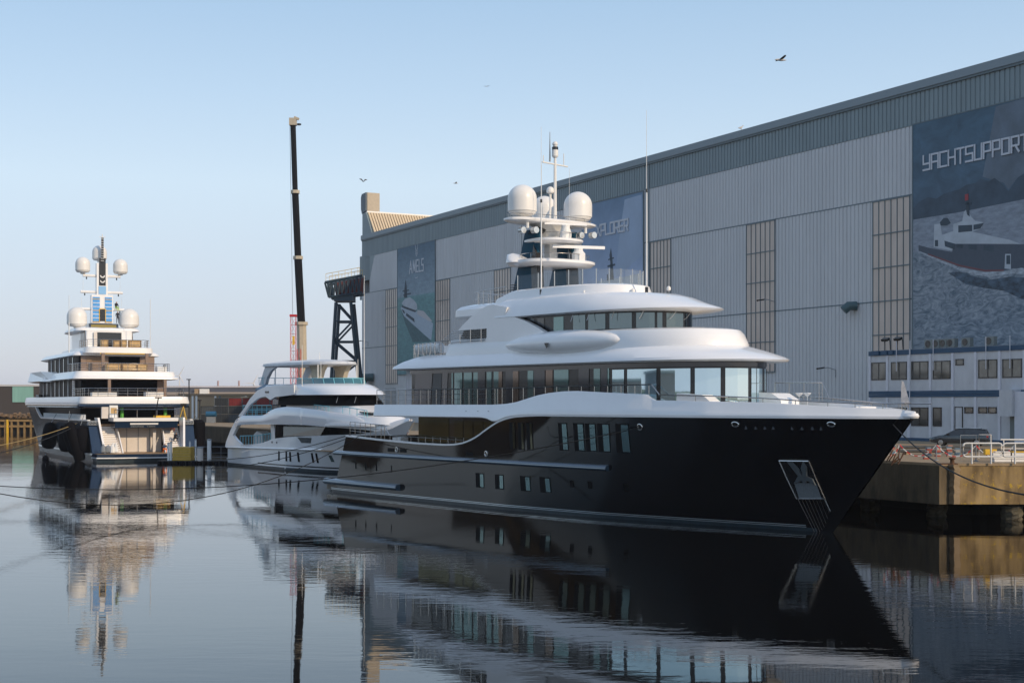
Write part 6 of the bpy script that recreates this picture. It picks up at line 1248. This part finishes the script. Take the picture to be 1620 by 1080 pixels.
for k, d_ in enumerate((5.5, 7.6, 10.0, 12.4)):
    wr3 = outline(12.8, 27.7, 3.2, 20, 2.3, 7.0, .3); (p, nr), = arc_points(wr3, NB, [d_]); MB().tube([(p.x+.3, p.y, 7.6), (p.x+.9, p.y-.5, 7.0)], .03, 4).build('wiper', grey, my)
MB().prism([(29.2, -1.9, 6.05), (31.2, -1.6, 5.92), (31.2, 1.6, 5.92), (29.2, 1.9, 6.05)], (0, 0, .12)).build('deck_skylight', glassd, my, smooth=0)
mb = MB().rail([(22, -3.3, 6.3), (25, -3.1, 6.15)], [.5], .7, .035); mb.rail([(26.8, -2.5, 6.0), (30.8, -1.9, 5.6)], [.65], 1.2, .04); mb.build('fore_rail', tealrail, my)
mb = MB().rail([(3.8, -3.3, 5.6), (11.5, -3.3, 5.65)], [1.1, .75, .4], 1.3, .05); mb.build('cockpit_rail', tealrail, my)
mb = MB().rail([(7, 1.5, 4.9), (3.8, 1.5, 4.9), (3.8, -3, 4.9)], [1.3, .7], 1.3, .05); mb.build('aft_rail', tealrail, my); mb = MB().rail([(3.0, -3.3, 2.35), (8, -3.3, 2.5), (11.5, -3.4, 2.8)], [.95], .8, .05); mb.build('lower_rail', tealrail, my)
mb = MB().rail([(6.4, 2.6, 9.0), (6.4, -2.6, 9.0), (8.2, -2.8, 9.0)], [.75], 1.1, .035); mb.build('fly_rail', tealrail, my)
for k in range(7): MB().bx(8.9+.02*k, 9.9, -1.6, -.6, 2.5+k*.3, 2.62+k*.3).build('stair_tread', white2 if k % 2 else yellow, my, smooth=0)
MB().bx(12.02, 12.1, -2.6, -1.0, 2.3, 4.6).build('saloon_door_frame', crm, my, smooth=0); MB().prism([(11.5, -3.3, 2.35), (12.6, -3.3, 2.35), (12.2, -3.3, 4.7), (11.3, -3.3, 4.7)], (0, .2, 0)).build('door_surround', white, my, smooth=0)
MB().prism([(11.2, -2.0, 2.4), (11.2, -.9, 2.4), (11.2, -.9, 4.4), (11.2, -2.0, 4.4)], (.1, 0, 0)).build('louvred_door', teak, my, smooth=0)
MB().prism([(5.0, -2.6, 2.35), (7.6, -2.6, 2.35), (7.4, -2.6, 3.6), (6.0, -2.6, 3.9), (5.1, -2.6, 3.5)], (0, 1.2, 0)).build('covered_furniture', wrapm, my, smooth=0)
MB().bx(12.2, 13.0, -2.9, 2.6, 4.95, 6.9).build('bulkhead', navy2, my, smooth=0)
MB().prism([(10.6, -2.9, 4.95), (12, -2.9, 4.95), (12.4, -2.9, 7.3), (11.0, -2.9, 7.5)], (0, .3, 0)).build('upper_bulkhead', navy2, my, smooth=0)
MB().prism([(14.5, -3.25, 4.7), (24.6, -3.3, 4.65), (23.6, -3.4, 3.75), (15, -3.5, 3.5)], (0, .05, 0)).build('saloon_pane', mat('smoked_glass', (.07, .06, .05), .06, metal=.4, bump=.05, bscale=.6), my, smooth=0)

# ================================================================== mooring lines
ropem = mat('rope_dark', (.006, .006, .006), .8); ropey = mat('rope_yellow', (.45, .32, .12), .8)
def rope(a, b, sag, r, m_, lab): 
    a = Vector(a); P = [p-a for p in catenary(a, b, sag, 30)]; o = MB().tube(P, r, 6).build('mooring_line', m_, None, label=lab, cat='mooring line'); o.location = a
DM = Matrix.Translation(DL) @ Matrix.Rotation(DA, 4, 'Z')
f1 = DM @ Vector((36.95, -Y.B(36.95, 5.6)-.05, 5.55)); f2 = DM @ Vector((3.9, -4.3, 4.6)); f3 = DM @ Vector((5.2, -4.5, 4.45))
rope(f1, W(-60, 764, 100), 1.65, .03, ropem, 'dark line from the forward fairlead running left just above the water')
rope(f2, W(330, 727, 150), .5, .035, ropem, 'upper dark line from the dark yacht stern to the left across the white yacht')
rope(f2+Vector((0, -.3, -.2)), W(322, 741, 140), .6, .035, ropem, 'lower dark line from the dark yacht stern to the left across the white yacht')
rope(f3, W(-60, 768, 75), 2.7, .028, ropem, 'deep-sagging dark line from the dark yacht stern to the lower left')
rope(lp(8.5, 6.6, 4.5), W(-60, 714, 120), .4, .035, ropey, 'tan line from the left superyacht quarter running to the left edge')
rope(lp(8.3, 6.6, 4.3), W(-60, 728, 110), .5, .04, ropem, 'dark line below the tan one from the left superyacht quarter')
f4 = DM @ Vector((52.0, -.35, 5.9)); rope(f4, W(1690, 788, 40), .9, .032, ropem, 'taut black bow line running down to the right across the quay')

# ================================================================== gulls
gullm = mat('gull_white', (.55, .54, .52), .8); gulld = mat('gull_grey', (.12, .12, .13), .8)
def gull(px, py, Z, s_, rz, up_, lab):
    t = empty('gull', W(px, py, Z), rz, lab, 'gull', 'gulls'); t.scale = (s_, s_, s_)
    MB().loft([[(x, r*math.cos(a), r*math.sin(a)*.9) for a in [k*math.pi/4 for k in range(8)]] for x, r in ((-.34, .02), (-.2, .06), (0, .085), (.14, .07), (.2, .05), (.26, .045), (.31, .02), (.37, .005))]).build('body', gullm, t)
    for sd_ in (-1, 1):
        q = [(.12, sd_*.05, .03), (.16, sd_*.35, up_*.24), (.04, sd_*.72, up_*.20), (-.05, sd_*.68, up_*.19), (-.02, sd_*.34, up_*.21), (-.08, sd_*.05, .02)]
        MB().prism(q, (0, 0, .018)).build('wing', gulld, t, smooth=0)
gull(1235, 95, 60, .75, .2, .45, 'large gull gliding high at the upper right'); gull(770, 137, 90, .28, 1.2, .5, 'small dark gull high above the yachts'); gull(575, 287, 90, .42, 2.2, 1.6, 'pale gull near the hall corner tower'); gull(721, 290, 100, .5, .1, .4, 'gull gliding just over the hall roof at the left')
x, z = hl(1172, 214); t = empty('gull', Matrix.Translation((HX0, HZ0, GZ)) @ Matrix.Rotation(HA, 4, 'Z') @ Vector((x, 0, HH+.86)), .3, 'gull perched on the hall gutter', 'gull', 'gulls')
MB().loft([[(x_, r*math.cos(a), zz+r*math.sin(a)) for a in [k*math.pi/4 for k in range(8)]] for x_, zz, r in ((-.42, .3, .02), (-.2, .33, .11), (0, .38, .14), (.15, .48, .10), (.2, .6, .07), (.26, .64, .05), (.36, .62, .01))]).build('body', gullm, t); MB().tube([(0, .05, 0), (0, .05, .3)], .015, 4).tube([(0, -.05, 0), (0, -.05, .3)], .015, 4).build('legs', ropey, t)

# ------------------------------------------------------------------ evening haze over the harbour
hz = bpy.data.materials.new('haze'); hz.use_nodes = True; hn = hz.node_tree; hn.nodes.remove(hn.nodes['Principled BSDF'])
pv = hn.nodes.new('ShaderNodeVolumePrincipled'); pv.inputs['Density'].default_value = .0001; pv.inputs['Color'].default_value = (.92, .94, 1, 1); pv.inputs['Anisotropy'].default_value = .1
hn.links.new(pv.outputs[0], hn.nodes['Material Output'].inputs['Volume'])
MB().bx(-3300, 3300, -700, 4100, -4, 58).build('haze', hz, smooth=0, kind='stuff')
